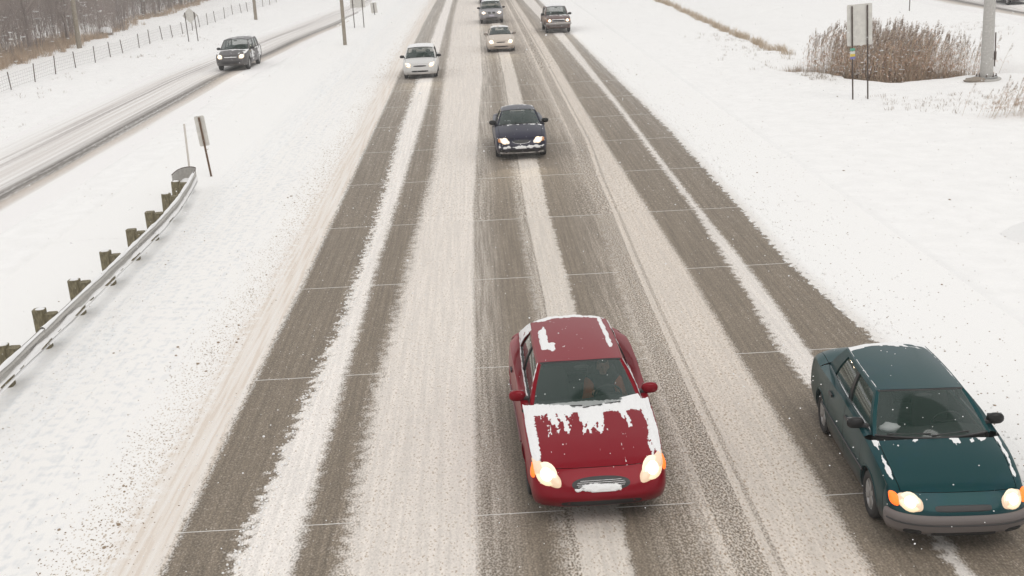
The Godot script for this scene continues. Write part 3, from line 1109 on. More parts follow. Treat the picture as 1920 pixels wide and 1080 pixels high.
func woods() -> void:
	# trees, each with its own trunk and crown of bare branches
	var kinds := []
	for v in 4:
		var g := RandomNumberGenerator.new()
		g.seed = 100 + v
		var h := 7.5 + v * 1.2
		var tr := MB.new()
		var path := [Vector3(0, -0.3, 0)]
		for i in range(1, 6): path.append(Vector3(g.randf_range(-0.12, 0.12) * i, h * i / 5.0, g.randf_range(-0.12, 0.12) * i))
		tr.tube(path, [0.13, 0.11, 0.09, 0.065, 0.04, 0.012], 7)
		var br := MB.new()
		for k in 26:
			var f := g.randf_range(0.10, 0.96)
			var i := mini(int(f * 5.0), 4)
			var at: Vector3 = path[i].lerp(path[i + 1], f * 5.0 - i)
			var an := g.randf() * TAU
			limb(br, at, Vector3(cos(an), g.randf_range(0.5, 1.3), sin(an)).normalized(), h * g.randf_range(0.16, 0.30) * (1.1 - f * 0.5), 0.035 * (1.1 - f * 0.6), 2, g, 5)
		kinds.append([tr.done(M.bark), br.done(M.twig)])
	var n := 0
	while n < 60:
		var z := rng.randf_range(-72.0, -168.0)
		var x := wood_edge(z) - 0.6 - rng.randf() * rng.randf() * 16.0
		var root := thing("bare_tree", Vector3(x, ground_h(x, z), z), rng.randf() * TAU, "bare leafless grey-brown tree in the dense winter wood beyond the wire fence", "tree", "bare trees of the wood beyond the fence")
		root.scale = Vector3.ONE * rng.randf_range(0.75, 1.15)
		var k: Array = kinds[n % 4]
		var t := MeshInstance3D.new()
		t.mesh = k[0]
		hang(t, "trunk", root)
		var c := MeshInstance3D.new()
		c.mesh = k[1]
		hang(c, "branches", root)
		n += 1
	# undergrowth that reads as one mass
	for v in 3:
		var g := RandomNumberGenerator.new()
		g.seed = 200 + v
		var mb := MB.new()
		for s in 7:
			var a := Vector3(g.randf_range(-0.6, 0.6), -0.1, g.randf_range(-0.6, 0.6))
			limb(mb, a, Vector3(g.randf_range(-0.25, 0.25), 1, g.randf_range(-0.25, 0.25)).normalized(), g.randf_range(2.2, 5.0), 0.022, 2, g, 6)
		var spots := []
		while spots.size() < 330:
			var z := rng.randf_range(-62.0, -205.0)
			var x := wood_edge(z) - 0.5 - pow(rng.randf(), 1.7) * 34.0
			var sc := rng.randf_range(0.6, 1.25) * (0.55 + 0.45 * sm(0.0, 3.0, wood_edge(z) - x))
			spots.append(Transform3D(Basis(Vector3.UP, rng.randf() * TAU).scaled(Vector3(1.0, rng.randf_range(0.8, 1.2), 1.0) * sc), Vector3(x, ground_h(x, z), z)))
		scatter("thicket", mb.done(M.twig if v else M.bark), spots, ["dense grey-brown undergrowth filling the wood at the upper left", "bare brown saplings crowding the wood at the upper left", "thin bare shoots filling gaps in the wood at the upper left"][v], "thicket")
	# snow caught on twigs and lying between the stems
	var lumps := []
	while lumps.size() < 2600:
		var z := rng.randf_range(-66.0, -190.0)
		var x := wood_edge(z) - 0.3 - pow(rng.randf(), 1.5) * 22.0
		var y := ground_h(x, z) + 0.1 + pow(rng.randf(), 1.6) * 5.5
		lumps.append(Transform3D(Basis.from_euler(Vector3(rng.randf(), rng.randf(), rng.randf()) * 3.0).scaled(Vector3(rng.randf_range(0.8, 3.0), 0.6, 0.8) * rng.randf_range(0.03, 0.09)), Vector3(x, y, z)))
	var lump := MB.new()
	lump.ball(Vector3.ZERO, Vector3.ONE, 6, 5)
	scatter("snow_on_twigs", lump.done(M.snow_on_things), lumps, "small lumps of snow caught on the twigs of the wood", "snow")
	# dry grass along the foot of the wood
	var spots := []
	while spots.size() < 1300:
		var z := rng.randf_range(-62.0, -175.0)
		if z < -100.0 and rng.randf() < 0.6: continue
		var x := wood_edge(z) + 0.15 - absf(rng.randfn(0.0, 1.0)) * (2.4 if z > -96.0 else 1.0)
		spots.append(Transform3D(Basis(Vector3.UP, rng.randf() * TAU).scaled(Vector3.ONE * rng.randf_range(0.7, 1.5) * (1.1 if z > -96.0 else 0.6)), Vector3(x, ground_h(x, z), z)))
	scatter("dry_grass", grass_tuft(22, 0.75, Color(0.52, 0.41, 0.31), 41).done(M.dry_grass), spots, "brown dry grass along the foot of the wood", "grass")


func grass_tuft(blades: int, h: float, col: Color, seed_: int) -> MB:
	var g := RandomNumberGenerator.new()
	g.seed = seed_
	var mb := MB.new()
	for k in blades:
		var a := Vector3(g.randf_range(-0.18, 0.18), 0, g.randf_range(-0.18, 0.18))
		var d := Vector3(g.randf_range(-0.5, 0.5), 1, g.randf_range(-0.5, 0.5)).normalized() * h * g.randf_range(0.5, 1.0)
		var s := d.cross(Vector3(g.randf_range(-1, 1), 0, g.randf_range(-1, 1))).normalized() * 0.008
		var b := a + d * 0.6
		var c := a + d + Vector3(g.randf_range(-0.12, 0.12), -0.05, g.randf_range(-0.12, 0.12))
		mb.face(a - s, a + s, b + s * 0.8, b - s * 0.8)
		mb.tri(b - s * 0.8, b + s * 0.8, c)
		var t := g.randf_range(0.7, 1.2)
		for i in 7: mb.C.append(Color(col.r * t, col.g * t, col.b * t))
	return mb


func reed(seed_: int, h: float) -> MB:
	var g := RandomNumberGenerator.new()
	g.seed = seed_
	var mb := MB.new()
	var col := Color(0.50, 0.34, 0.245)
	var bend := g.randf_range(0.05, 0.16)
	var at := func(f: float) -> Vector3: return Vector3(bend * f * f * h + 0.05 * f, f * h, 0.03 * f)
	var add_col := func(c: Color) -> void:
		while mb.C.size() < mb.P.size(): mb.C.append(c)
	mb.tube([at.call(0.0), at.call(0.35), at.call(0.7), at.call(1.0)], [0.009, 0.008, 0.006, 0.004], 4, false)
	add_col.call(Color(0.50, 0.40, 0.29))
	for k in 8:
		var f := g.randf_range(0.15, 0.85)
		var p: Vector3 = at.call(f)
		var an := g.randf_range(-1.2, 1.2) if g.randf() < 0.7 else g.randf() * TAU
		var d := Vector3(cos(an), g.randf_range(0.1, 0.9), sin(an)).normalized() * g.randf_range(0.25, 0.5)
		var s := d.cross(Vector3.UP).normalized() * 0.014
		var q := p + d
		var e := q + Vector3(d.x * 0.5, -0.16, d.z * 0.5)
		mb.face(p - s * 0.5, p + s * 0.5, q + s, q - s)
		mb.tri(q - s, q + s, e)
		var t := g.randf_range(0.75, 1.25)
		add_col.call(Color(col.r * t, col.g * t, col.b * t))
	# plume, blown to one side
	for k in 16:
		var f := 0.86 + 0.16 * k / 16.0
		var p: Vector3 = at.call(f)
		var l := 0.16 * sin(PI * (0.15 + 0.8 * k / 16.0))
		var d := Vector3(0.9, g.randf_range(0.0, 0.7), g.randf_range(-0.7, 0.7)).normalized() * l
		var s := d.cross(Vector3(0.2, 1, 0.3)).normalized() * 0.018
		mb.face(p, p + d * 0.5 + s, p + d, p + d * 0.5 - s)
		var t := g.randf_range(0.7, 1.2)
		add_col.call(Color(0.34 * t, 0.265 * t, 0.215 * t))
	return mb


func reeds() -> void:
	for v in 3:
		var spots := []
		while spots.size() < 250:
			var x := rng.randf_range(15.4, 23.2)
			var back := pow(rng.randf(), 0.8) * 6.0
			var front := along(BANK, -x) - 0.35
			var z := front - back
			# thinner towards the right and at the ragged left end
			var keep := sm(15.8, 16.6, x) * lerpf(1.0, 0.42, sm(19.4, 21.5, x)) * sm(23.3, 22.3, x) * sm(6.2, 4.6, back)
			if rng.randf() > keep: continue
			var sc := rng.randf_range(0.72, 1.12) * lerpf(1.0, 0.80, sm(19.5, 21.5, x)) * lerpf(0.72, 1.0, sm(15.5, 17.0, x))
			spots.append(Transform3D((Basis(Vector3.UP, rng.randfn(0.0, 0.6)) * Basis(Vector3.FORWARD, rng.randfn(0.0, 0.09))).scaled(Vector3.ONE * sc), Vector3(x, ground_h(x, z) - 0.05, z)))
		scatter("reed_bed", reed(300 + v, 2.55 + 0.15 * v).done(M.dry_grass), spots, ["dense bed of brown reeds behind the low snow bank on the right", "tall brown reeds with plumes beside the steel mast", "brown reed stems filling the bed behind the tall sign"][v], "reeds")
	var dust := MB.new()
	dust.ball(Vector3.ZERO, Vector3.ONE, 6, 5)
	var caught := []
	while caught.size() < 900:
		var x := rng.randf_range(15.6, 22.6)
		var z := along(BANK, -x) - 0.3 - rng.randf() * 4.0
		caught.append(Transform3D(Basis.from_euler(Vector3(rng.randf(), rng.randf(), rng.randf()) * 3.0).scaled(Vector3(rng.randf_range(0.8, 2.4), 0.6, 0.8) * rng.randf_range(0.015, 0.04)), Vector3(x, ground_h(x, z) + 0.1 + pow(rng.randf(), 1.3) * 2.0, z)))
	scatter("snow_on_reeds", dust.done(M.snow_on_things), caught, "flecks of snow caught in the brown reeds", "snow")
	# brown litter low in the bed
	var lit := []
	while lit.size() < 380:
		var x := rng.randf_range(15.6, 21.6)
		var z := along(BANK, -x) - 0.2 - rng.randf() * 4.5
		lit.append(Transform3D(Basis(Vector3.UP, rng.randf() * TAU).scaled(Vector3(1.2, rng.randf_range(1.0, 1.9), 1.2)), Vector3(x, ground_h(x, z), z)))
	scatter("reed_litter", grass_tuft(24, 0.8, Color(0.44, 0.33, 0.24), 43).done(M.dry_grass), lit, "brown matted litter low in the reed bed on the right", "reeds")
	# sparse clump near the right edge
	var few := []
	while few.size() < 85:
		var x := rng.randf_range(17.0, 20.6)
		var z := -40.9 + rng.randfn(0.0, 0.30) + (x - 18.0) * 0.1
		if rng.randf() > sm(16.9, 18.2, x): continue
		few.append(Transform3D((Basis(Vector3.UP, rng.randfn(0.0, 0.5)) * Basis(Vector3.FORWARD, 0.22 + rng.randfn(0.0, 0.12))).scaled(Vector3.ONE * rng.randf_range(0.32, 0.56)), Vector3(x, ground_h(x, z) - 0.03, z)))
	scatter("reed_clump", reed(320, 2.5).done(M.dry_grass), few, "sparse leaning reeds with drooping plumes at the right edge below the mast", "reeds")
	# strip of dead grass running away up the swale
	var strip := []
	while strip.size() < 420:
		var z := rng.randf_range(-62.5, -125.0)
		var x := along([[-62.0, 16.45], [-75.2, 17.0], [-98.0, 17.85], [-111.3, 18.04], [-130.0, 18.4]], z) + rng.randfn(0.0, 0.16)
		strip.append(Transform3D(Basis(Vector3.UP, rng.randf() * TAU).scaled(Vector3.ONE * rng.randf_range(0.6, 1.3)), Vector3(x, ground_h(x, z) - 0.02, z)))
	scatter("grass_strip", grass_tuft(12, 0.55, Color(0.52, 0.42, 0.31), 44).done(M.dry_grass), strip, "narrow strip of dead brown grass curving away through the snow on the right", "grass")
	# stubs poking out of the snow here and there
	var stubs := []
	while stubs.size() < 620:
		var w := rng.randf()
		var x := 0.0
		var z := 0.0
		if w < 0.35:
			x = rng.randf_range(12.0, 17.0)
			z = rng.randf_range(-56.0, -78.0)
			if rng.randf() > sm(12.0, 16.5, x): continue
		elif w < 0.5:
			x = rng.randf_range(14.8, 16.0)
			z = rng.randf_range(-52.5, -58.0)
		elif w < 0.62:
			x = rng.randf_range(15.0, 20.0)
			z = rng.randf_range(-42.0, -47.0)
		elif w < 0.7:
			x = rng.randf_range(26.0, 33.0)
			z = rng.randf_range(-66.0, -75.0)
		else:
			x = rng.randf_range(-24.0, -18.0)
			z = rng.randf_range(-45.0, -110.0)
			if rough.get_noise_2d(x * 0.8, z * 0.8) < 0.12: continue
		stubs.append(Transform3D(Basis(Vector3.UP, rng.randf() * TAU).scaled(Vector3.ONE * rng.randf_range(0.25, 0.7)), Vector3(x, ground_h(x, z) - 0.02, z)))
	scatter("grass_stubs", grass_tuft(7, 0.4, Color(0.34, 0.28, 0.22), 45).done(M.dry_grass), stubs, "short dead grass stubs poking through the snow beside the reeds and ramp", "grass")


func specks() -> void:
	var mb := MB.new()
	for p in ball_rock(0.5, 3): mb.tri(p[0], p[1], p[2])
	var small := MB.new()
	var k := 0
	for a in [Vector3(0.5, 0, 0), Vector3(-0.2, 0, 0.5), Vector3(-0.25, 0, -0.45)]:
		k += 1
	small.ball(Vector3.ZERO, Vector3(0.5, 0.32, 0.42), 6, 4)
	var spots := []
	while spots.size() < 5600:
		var w := rng.randf()
		var x := 0.0
		var z := -11.0 - pow(rng.randf(), 1.5) * 60.0
		var s := rng.randf_range(0.006, 0.015)
		if w < 0.42:
			x = -5.1 + rng.randfn(0.0, 0.36)
			if rough.get_noise_2d(x * 2.0, z * 0.9) < -0.15: continue
		elif w < 0.55:
			x = rng.randf_range(-7.8, -5.0)
			s *= 0.8
		elif w < 0.66:
			x = -7.7 + absf(rng.randfn(0.0, 0.35))
			s *= 0.7
		elif w < 0.84:
			x = 6.9 + absf(rng.randfn(0.0, 1.3))
			s *= 1.05
		elif w < 0.92:
			x = rng.randf_range(7.0, 16.0)
			s *= 1.3
		else:
			x = rng.randf_range(-21.0, -8.0)
			z = -20.0 - rng.randf() * 80.0
			s *= 1.5
			if rough.get_noise_2d(x * 0.7 + 40.0, z * 0.5) < 0.05: continue
		if rng.randf() < 0.025: s *= 2.4
		var y := road_h(x, z) if x > ROAD_W and x < ROAD_E else ground_h(x, z)
		spots.append(Transform3D(Basis(Vector3.UP, rng.randf() * TAU).scaled(Vector3(1, rng.randf_range(0.6, 1.0), rng.randf_range(0.7, 1.3)) * s * 2.0), Vector3(x, y + s * 0.15, z)))
	scatter("dirt_specks", small.done(M.dirt), spots, "small brown clods of dirt scattered over the snowy shoulders", "dirt")


func snow_clods() -> void:
	var mb := MB.new()
	for p in ball_rock(0.5, 6): mb.tri(p[0], p[1], p[2])
	var spots := []
	while spots.size() < 3600:
		var w := rng.randf()
		var z := -11.0 - pow(rng.randf(), 1.4) * 55.0
		var x := 0.0
		var s := rng.randf_range(0.012, 0.04)
		if w < 0.34:
			x = along(EDGES[1], z) + rng.randfn(0.06, 0.09)
		elif w < 0.72:
			x = along(EDGES[11], z) + absf(rng.randfn(0.0, 0.32))
			if rng.randf() < 0.06: s *= 2.0
		elif w < 0.86:
			x = along(EDGES[0], z) - absf(rng.randfn(0.0, 0.5))
			s *= 0.7
		else:
			x = rng.randf_range(7.0, 9.4) if rng.randf() < 0.6 else rng.randf_range(-7.6, -5.0)
		spots.append(Transform3D(Basis.from_euler(Vector3(rng.randf(), rng.randf(), rng.randf()) * 6.0).scaled(Vector3(1, rng.randf_range(0.6, 1.0), rng.randf_range(0.7, 1.3)) * s), Vector3(x, road_h(x, z) + s * 0.2, z)))
	scatter("snow_clods", mb.done(M.snow), spots, "small lumps of crusted snow along the edges of the bare tracks", "snow")


func flakes() -> void:
	var f := MB.new()
	f.ball(Vector3.ZERO, Vector3(0.5, 0.45, 0.5), 6, 4)
	var spots := []
	while spots.size() < 20000:
		var d := 5.0 + pow(rng.randf(), 0.6) * 60.0
		var x := rng.randf_range(-0.5, 0.5) * d * 0.95
		var y := rng.randf_range(0.1, 7.0)
		spots.append(Transform3D(Basis.from_euler(Vector3(rng.randf(), rng.randf(), rng.randf()) * 3.0).scaled(Vector3(1, rng.randf_range(0.6, 1.0), 1) * rng.randf_range(0.007, 0.015)), Vector3(x, y, -d)))
	scatter("falling_snowflakes", f.done(M.snow_on_things), spots, "snowflakes drifting through the air over the road", "snow")


# ---------------------------------------------------------------- vehicles
# A body is one surface along the car's length (rows: height and place on the centre line, the same at the edge, half width) with sides hung from its edge.
const SUB := 5


func hermite_rows(rows: Array) -> Array:
	var n := rows.size()
	var t := [0.0]
	for k in range(1, n):
		t.append(t[-1] + maxf(0.02, Vector2(rows[k][0] - rows[k - 1][0], rows[k][1] - rows[k - 1][1]).length()))
	var out := []
	for k in n - 1:
		var dt: float = t[k + 1] - t[k]
		for i in SUB:
			var u := float(i) / SUB
			var r := []
			for c in 5:
				var a: float = rows[k][c]
				var b: float = rows[k + 1][c]
				var slope := (b - a) / dt
				var ma := slope
				var mb := slope
				if k > 0:
					var s0: float = (a - rows[k - 1][c]) / (t[k] - t[k - 1])
					ma = (s0 * dt + slope * (t[k] - t[k - 1])) / (t[k + 1] - t[k - 1])
				if k < n - 2:
					var s1: float = (rows[k + 2][c] - b) / (t[k + 2] - t[k + 1])
					mb = (slope * (t[k + 2] - t[k + 1]) + s1 * dt) / (t[k + 2] - t[k])
				var u2 := u * u
				var u3 := u2 * u
				r.append((2 * u3 - 3 * u2 + 1) * a + (u3 - 2 * u2 + u) * dt * ma + (3 * u2 - 2 * u3) * b + (u3 - u2) * dt * mb)
			out.append(r)
	out.append(rows[n - 1].duplicate())
	return out


class Car:
	var rows := []
	var n_nose := 2.6
	var crown := 3.2
	var sill := 0.20
	var bulge := 0.03
	var tuck := 0.05
	var k_rear := 4
	var k_tail := 6
	var k_cowl := 7
	var k_nose := 10
	var axle_f := 1.38
	var axle_r := -1.38
	var wheel_r := 0.32
	var wheel_w := 0.20
	var track := 0.78
	var A0 := []
	var A1 := []
	var B1 := []
	var B0 := []
	var roof_up := 0.03
	var root: Node3D
	var paint: Material
	var trim: Material
	var grime := 0.5
	var colour := Color.WHITE
	var dirt := Color(0.28, 0.25, 0.235)
	var fine := true

	func sp(s: float, X: float) -> Vector3:
		var i := clampi(int(s), 0, rows.size() - 2)
		var f := clampf(s - i, 0.0, 1.0)
		var a: Array = rows[i]
		var b: Array = rows[i + 1]
		var ax := absf(X)
		var G := 1.0 - pow(maxf(0.0, 1.0 - pow(ax, n_nose)), 1.0 / n_nose)
		var C := pow(ax, crown)
		var z := lerpf(lerpf(a[0], a[2], G), lerpf(b[0], b[2], G), f)
		var y := lerpf(lerpf(a[1], a[3], C), lerpf(b[1], b[3], C), f)
		return Vector3(lerpf(a[4], b[4], f) * X, y, z)

	func normal(s: float, X: float) -> Vector3:
		var e := 0.02
		var n := (sp(s + 0.15, X) - sp(s - 0.15, X)).cross(sp(s, minf(X + e, 0.999)) - sp(s, maxf(X - e, -0.999)))
		n = n.normalized()
		if n.dot(sp(s, X) - Vector3(0, 0.45, 0)) < 0.0: n = -n
		return n

	# the row at which the centre line of the front passes a height
	func s_at_y(y: float, X := 0.0) -> float:
		var lo := k_cowl * SUB
		var hi := rows.size() - 1
		if sp(lo, X).y <= y: return lo
		if sp(hi, X).y >= y: return hi
		while hi - lo > 1:
			var m := (lo + hi) / 2
			if sp(m, X).y > y: lo = m
			else: hi = m
		var a := sp(lo, X).y
		var b := sp(hi, X).y
		return lo + clampf((a - y) / maxf(a - b, 1e-5), 0.0, 1.0)

	func s_at_z(z: float, from: int) -> float:
		for k in range(from, rows.size() - 1):
			if rows[k + 1][0] >= z: return k + clampf((z - rows[k][0]) / maxf(rows[k + 1][0] - rows[k][0], 1e-5), 0.0, 1.0)
		return rows.size() - 1.0

	func front_pt(x: float, y: float, off := 0.0) -> Vector3:
		var s := s_at_y(y)
		for it in 3:
			var i := clampi(int(s), 0, rows.size() - 1)
			s = s_at_y(y, clampf(x / rows[i][4], -0.985, 0.985))
		var w: float = rows[clampi(int(s), 0, rows.size() - 1)][4]
		var X := clampf(x / w, -0.985, 0.985)
		return sp(s, X) + normal(s, X) * off

	# the edge of the body at a place along its length: [height, half width]
	func edge(z: float) -> Array:
		for k in rows.size() - 1:
			if rows[k][2] <= z and rows[k + 1][2] >= z and rows[k + 1][2] - rows[k][2] > 1e-5:
				var f: float = (z - rows[k][2]) / (rows[k + 1][2] - rows[k][2])
				return [lerpf(rows[k][3], rows[k + 1][3], f), lerpf(rows[k][4], rows[k + 1][4], f)]
		var q: Array = rows[k_rear * SUB] if z < 0.0 else rows[k_nose * SUB]
		return [q[3], q[4]]

	func side_x(w: float, ye: float, y: float) -> float:
		var d := clampf((ye - y) / maxf(ye - sill, 0.1), 0.0, 1.0)
		var r := 1.0 - clampf(d / 0.42, 0.0, 1.0)
		return w + bulge * (1.0 - r * r) - tuck * pow(maxf(0.0, (d - 0.5) / 0.5), 2.0)

	func curve(P: Array, a: float) -> Vector3:
		var ax := absf(a)
		return Vector3(P[3] * a, lerpf(P[1], P[4], pow(ax, 2.6)), lerpf(P[0], P[2], pow(ax, 2.2)))

	func glass_pt(P: Array, Q: Array, a: float, b: float) -> Vector3:
		return curve(P, a).lerp(curve(Q, a), b) + Vector3(0, 0.018, 0.018 * signf(P[0])) * sin(PI * b) * (1.0 - a * a)

	func roof_pt(a: float, b: float) -> Vector3:
		var p := curve(A1, a).lerp(curve(B1, a), b)
		var e := 1.0 - pow(absf(a), 3.0)
		return p + Vector3(signf(a) * 0.012 * sin(PI * b) * absf(a), roof_up * sin(PI * (0.06 + 0.88 * b)) * (0.45 + 0.55 * e), 0)

	func side_pt(sd: float, c: float, d: float, off := 0.0) -> Vector3:
		var lo := curve(A0, sd).lerp(curve(B0, sd), c)
		var hi := roof_pt(sd, c)
		lo.x += sd * 0.025 * sin(PI * c)
		lo.y -= 0.012 * sin(PI * c)
		var p := lo.lerp(hi, d)
		p.x += sd * (0.022 * sin(PI * d) + off)
		return p


func pos_noise(p: Vector3, f: float) -> float:
	f *= 3.0
	return rough.get_noise_3d(p.x * f, p.y * f, p.z * f)


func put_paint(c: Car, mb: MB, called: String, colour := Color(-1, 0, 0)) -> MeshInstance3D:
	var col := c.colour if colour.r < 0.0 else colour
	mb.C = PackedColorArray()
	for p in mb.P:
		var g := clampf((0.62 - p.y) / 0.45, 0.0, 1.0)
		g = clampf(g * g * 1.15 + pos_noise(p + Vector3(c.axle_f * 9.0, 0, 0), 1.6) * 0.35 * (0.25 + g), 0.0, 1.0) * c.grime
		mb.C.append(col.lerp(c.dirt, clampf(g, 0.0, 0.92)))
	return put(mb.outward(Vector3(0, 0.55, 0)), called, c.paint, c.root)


func strip(c: Car, s0: float, s1: float, Xs: Array, step := 1.0) -> MB:
	var mb := MB.new()
	var pts := PackedVector3Array()
	var nv := maxi(2, int(ceil((s1 - s0) / step)) + 1)
	for j in nv:
		var s := lerpf(s0, s1, float(j) / (nv - 1))
		for X in Xs: pts.append(c.sp(s, X))
	mb.quad_grid(pts, Xs.size(), nv)
	return mb


func spread_x(a: float, b: float, n: int) -> Array:
	var out := []
	var u0 := asin(a)
	var u1 := asin(b)
	for i in n: out.append(sin(lerpf(u0, u1, float(i) / (n - 1))))
	return out


func side_panel(c: Car, sd: float, za: float, zb: float) -> MB:
	var mb := MB.new()
	var zs := []
	var n := maxi(3, int((zb - za) / (0.06 if c.fine else 0.12)) + 1)
	for i in n: zs.append(lerpf(za, zb, float(i) / (n - 1)))
	var R := c.wheel_r + 0.055
	for ax in [c.axle_f, c.axle_r]:
		for q in [-R - 0.002, -R + 0.004, -R + 0.03, R - 0.03, R - 0.004, R + 0.002]:
			if ax + q > za and ax + q < zb: zs.append(ax + q)
	zs.sort()
	var pts := PackedVector3Array()
	var nt := 12 if c.fine else 8
	for z in zs:
		var e := c.edge(z)
		var bot := c.sill
		for ax in [c.axle_f, c.axle_r]:
			if absf(z - ax) < R: bot = maxf(bot, c.wheel_r + sqrt(R * R - (z - ax) * (z - ax)))
		for i in nt:
			var y := lerpf(e[0], bot, float(i) / (nt - 1))
			pts.append(Vector3(sd * c.side_x(e[1], e[0], y), y, z))
		# turned under
		pts.append(Vector3(sd * (c.side_x(e[1], e[0], bot) - 0.05), bot - 0.005, z))
	mb.quad_grid(pts, nt + 1, zs.size())
	return mb


func tail_lamps(c: Car, x: float, y: float, rx: float, ry: float) -> void:
	for sd in [1.0, -1.0]:
		var mb := MB.new()
		var pts := PackedVector3Array()
		for j in 7:
			for i in 9:
				var yy := lerpf(y - ry, y + ry, j / 6.0)
				var s := 0.0
				while s < c.k_rear * SUB and c.sp(s, 0.0).y < yy: s += 0.5
				var X: float = clampf(lerpf(x - rx, x + rx, i / 8.0), -0.985, 0.985) * float(sd)
				var rim := 0.012 if j > 0 and j < 6 and i > 0 and i < 8 else -0.012
				pts.append(c.sp(s, X) + c.normal(s, X) * rim)
		mb.quad_grid(pts, 9, 7)
		put(mb.outward(Vector3(0, 0.5, 0)), "tail_light", M.tail_red, c.root)


# a patch with a superellipse outline laid on the front of the car, domed by h
func front_patch(c: Car, x: float, y: float, rx: float, ry: float, n: float, tilt: float, lift: float, h: float, rings := 5, segs := 28, skew := 0.0) -> MB:
	var mb := MB.new()
	var pts := PackedVector3Array()
	for j in rings + 1:
		var r := float(j) / rings
		for i in segs + 1:
			var an := TAU * i / segs
			var ex := signf(cos(an)) * pow(absf(cos(an)), 2.0 / n) * rx * r
			var ey := signf(sin(an)) * pow(absf(sin(an)), 2.0 / n) * ry * r
			ey += ex * skew
			var px := x + ex * cos(tilt) - ey * sin(tilt)
			var py := y + ex * sin(tilt) + ey * cos(tilt)
			pts.append(c.front_pt(px, py, lift + h * (1.0 - r * r)))
	# a wall back to the body
	for i in segs + 1:
		var an := TAU * i / segs
		var ex := signf(cos(an)) * pow(absf(cos(an)), 2.0 / n) * rx
		var ey := signf(sin(an)) * pow(absf(sin(an)), 2.0 / n) * ry
		ey += ex * skew
		pts.append(c.front_pt(x + ex * cos(tilt) - ey * sin(tilt), y + ex * sin(tilt) + ey * cos(tilt), -0.012))
	mb.quad_grid(pts, segs + 1, rings + 2)
	return mb.outward(Vector3(0, 0.5, 0))


func side_patch(c: Car, sd: float, c0: float, c1: float, d0: float, d1: float, off: float, nc := 10, nd := 5, thick := 0.02) -> MB:
	var mb := MB.new()
	for layer in 2:
		var pts := PackedVector3Array()
		for j in nd:
			for i in nc:
				pts.append(c.side_pt(sd, lerpf(c0, c1, float(i) / (nc - 1)), lerpf(d0, d1, float(j) / (nd - 1)), off - thick * layer))
		mb.quad_grid(pts, nc, nd)
	# rim
	for q in [[0, 0, 1, 0], [0, 1, 1, 1], [0, 0, 0, 1], [1, 0, 1, 1]]:
		var m := 8
		for i in m:
			var f0 := float(i) / m
			var f1 := float(i + 1) / m
			var a := Vector2(lerpf(q[0], q[2], f0), lerpf(q[1], q[3], f0))
			var b := Vector2(lerpf(q[0], q[2], f1), lerpf(q[1], q[3], f1))
			mb.face(c.side_pt(sd, lerpf(c0, c1, a.x), lerpf(d0, d1, a.y), off), c.side_pt(sd, lerpf(c0, c1, b.x), lerpf(d0, d1, b.y), off),
				c.side_pt(sd, lerpf(c0, c1, b.x), lerpf(d0, d1, b.y), off - thick), c.side_pt(sd, lerpf(c0, c1, a.x), lerpf(d0, d1, a.y), off - thick))
	return mb


# snow lying on a surface: f gives a point, n its normal, cover its depth (below nought: none)
func snow_on(f: Callable, cover: Callable, nu: int, nv: int) -> MB:
	var mb := MB.new()
	var keep := PackedByteArray()
	var P := PackedVector3Array()
	for j in nv:
		for i in nu:
			var u := float(i) / (nu - 1)
			var v := float(j) / (nv - 1)
			var p: Vector3 = f.call(u, v)
			var du: Vector3 = f.call(minf(u + 0.01, 1.0), v) - f.call(maxf(u - 0.01, 0.0), v)
			var dv: Vector3 = f.call(u, minf(v + 0.01, 1.0)) - f.call(u, maxf(v - 0.01, 0.0))
			var n := du.cross(dv).normalized()
			if n.y < 0.0: n = -n
			var h: float = cover.call(u, v, p)
			keep.append(1 if h > 0.0 else 0)
			P.append(p + n * (minf(h, 0.05) if h > 0.0 else -0.006))
	var map := PackedInt32Array()
	map.resize(P.size())
	map.fill(-1)
	for j in nv - 1:
		for i in nu - 1:
			var q := [j * nu + i, j * nu + i + 1, (j + 1) * nu + i, (j + 1) * nu + i + 1]
			if keep[q[0]] + keep[q[1]] + keep[q[2]] + keep[q[3]] == 0: continue
			for k in q:
				if map[k] < 0:
					map[k] = mb.P.size()
					mb.P.append(P[k])
			mb.I.append_array(PackedInt32Array([map[q[0]], map[q[1]], map[q[2]], map[q[1]], map[q[3]], map[q[2]]]))
	return mb.outward(Vector3(0, -3, 0))


func add_snow(c: Car, f: Callable, cover: Callable, nu: int, nv: int) -> void:
	var mb := snow_on(f, cover, nu, nv)
	if mb.I.size() > 0: put(mb, "snow_patch", M.snow_on_things, c.root)


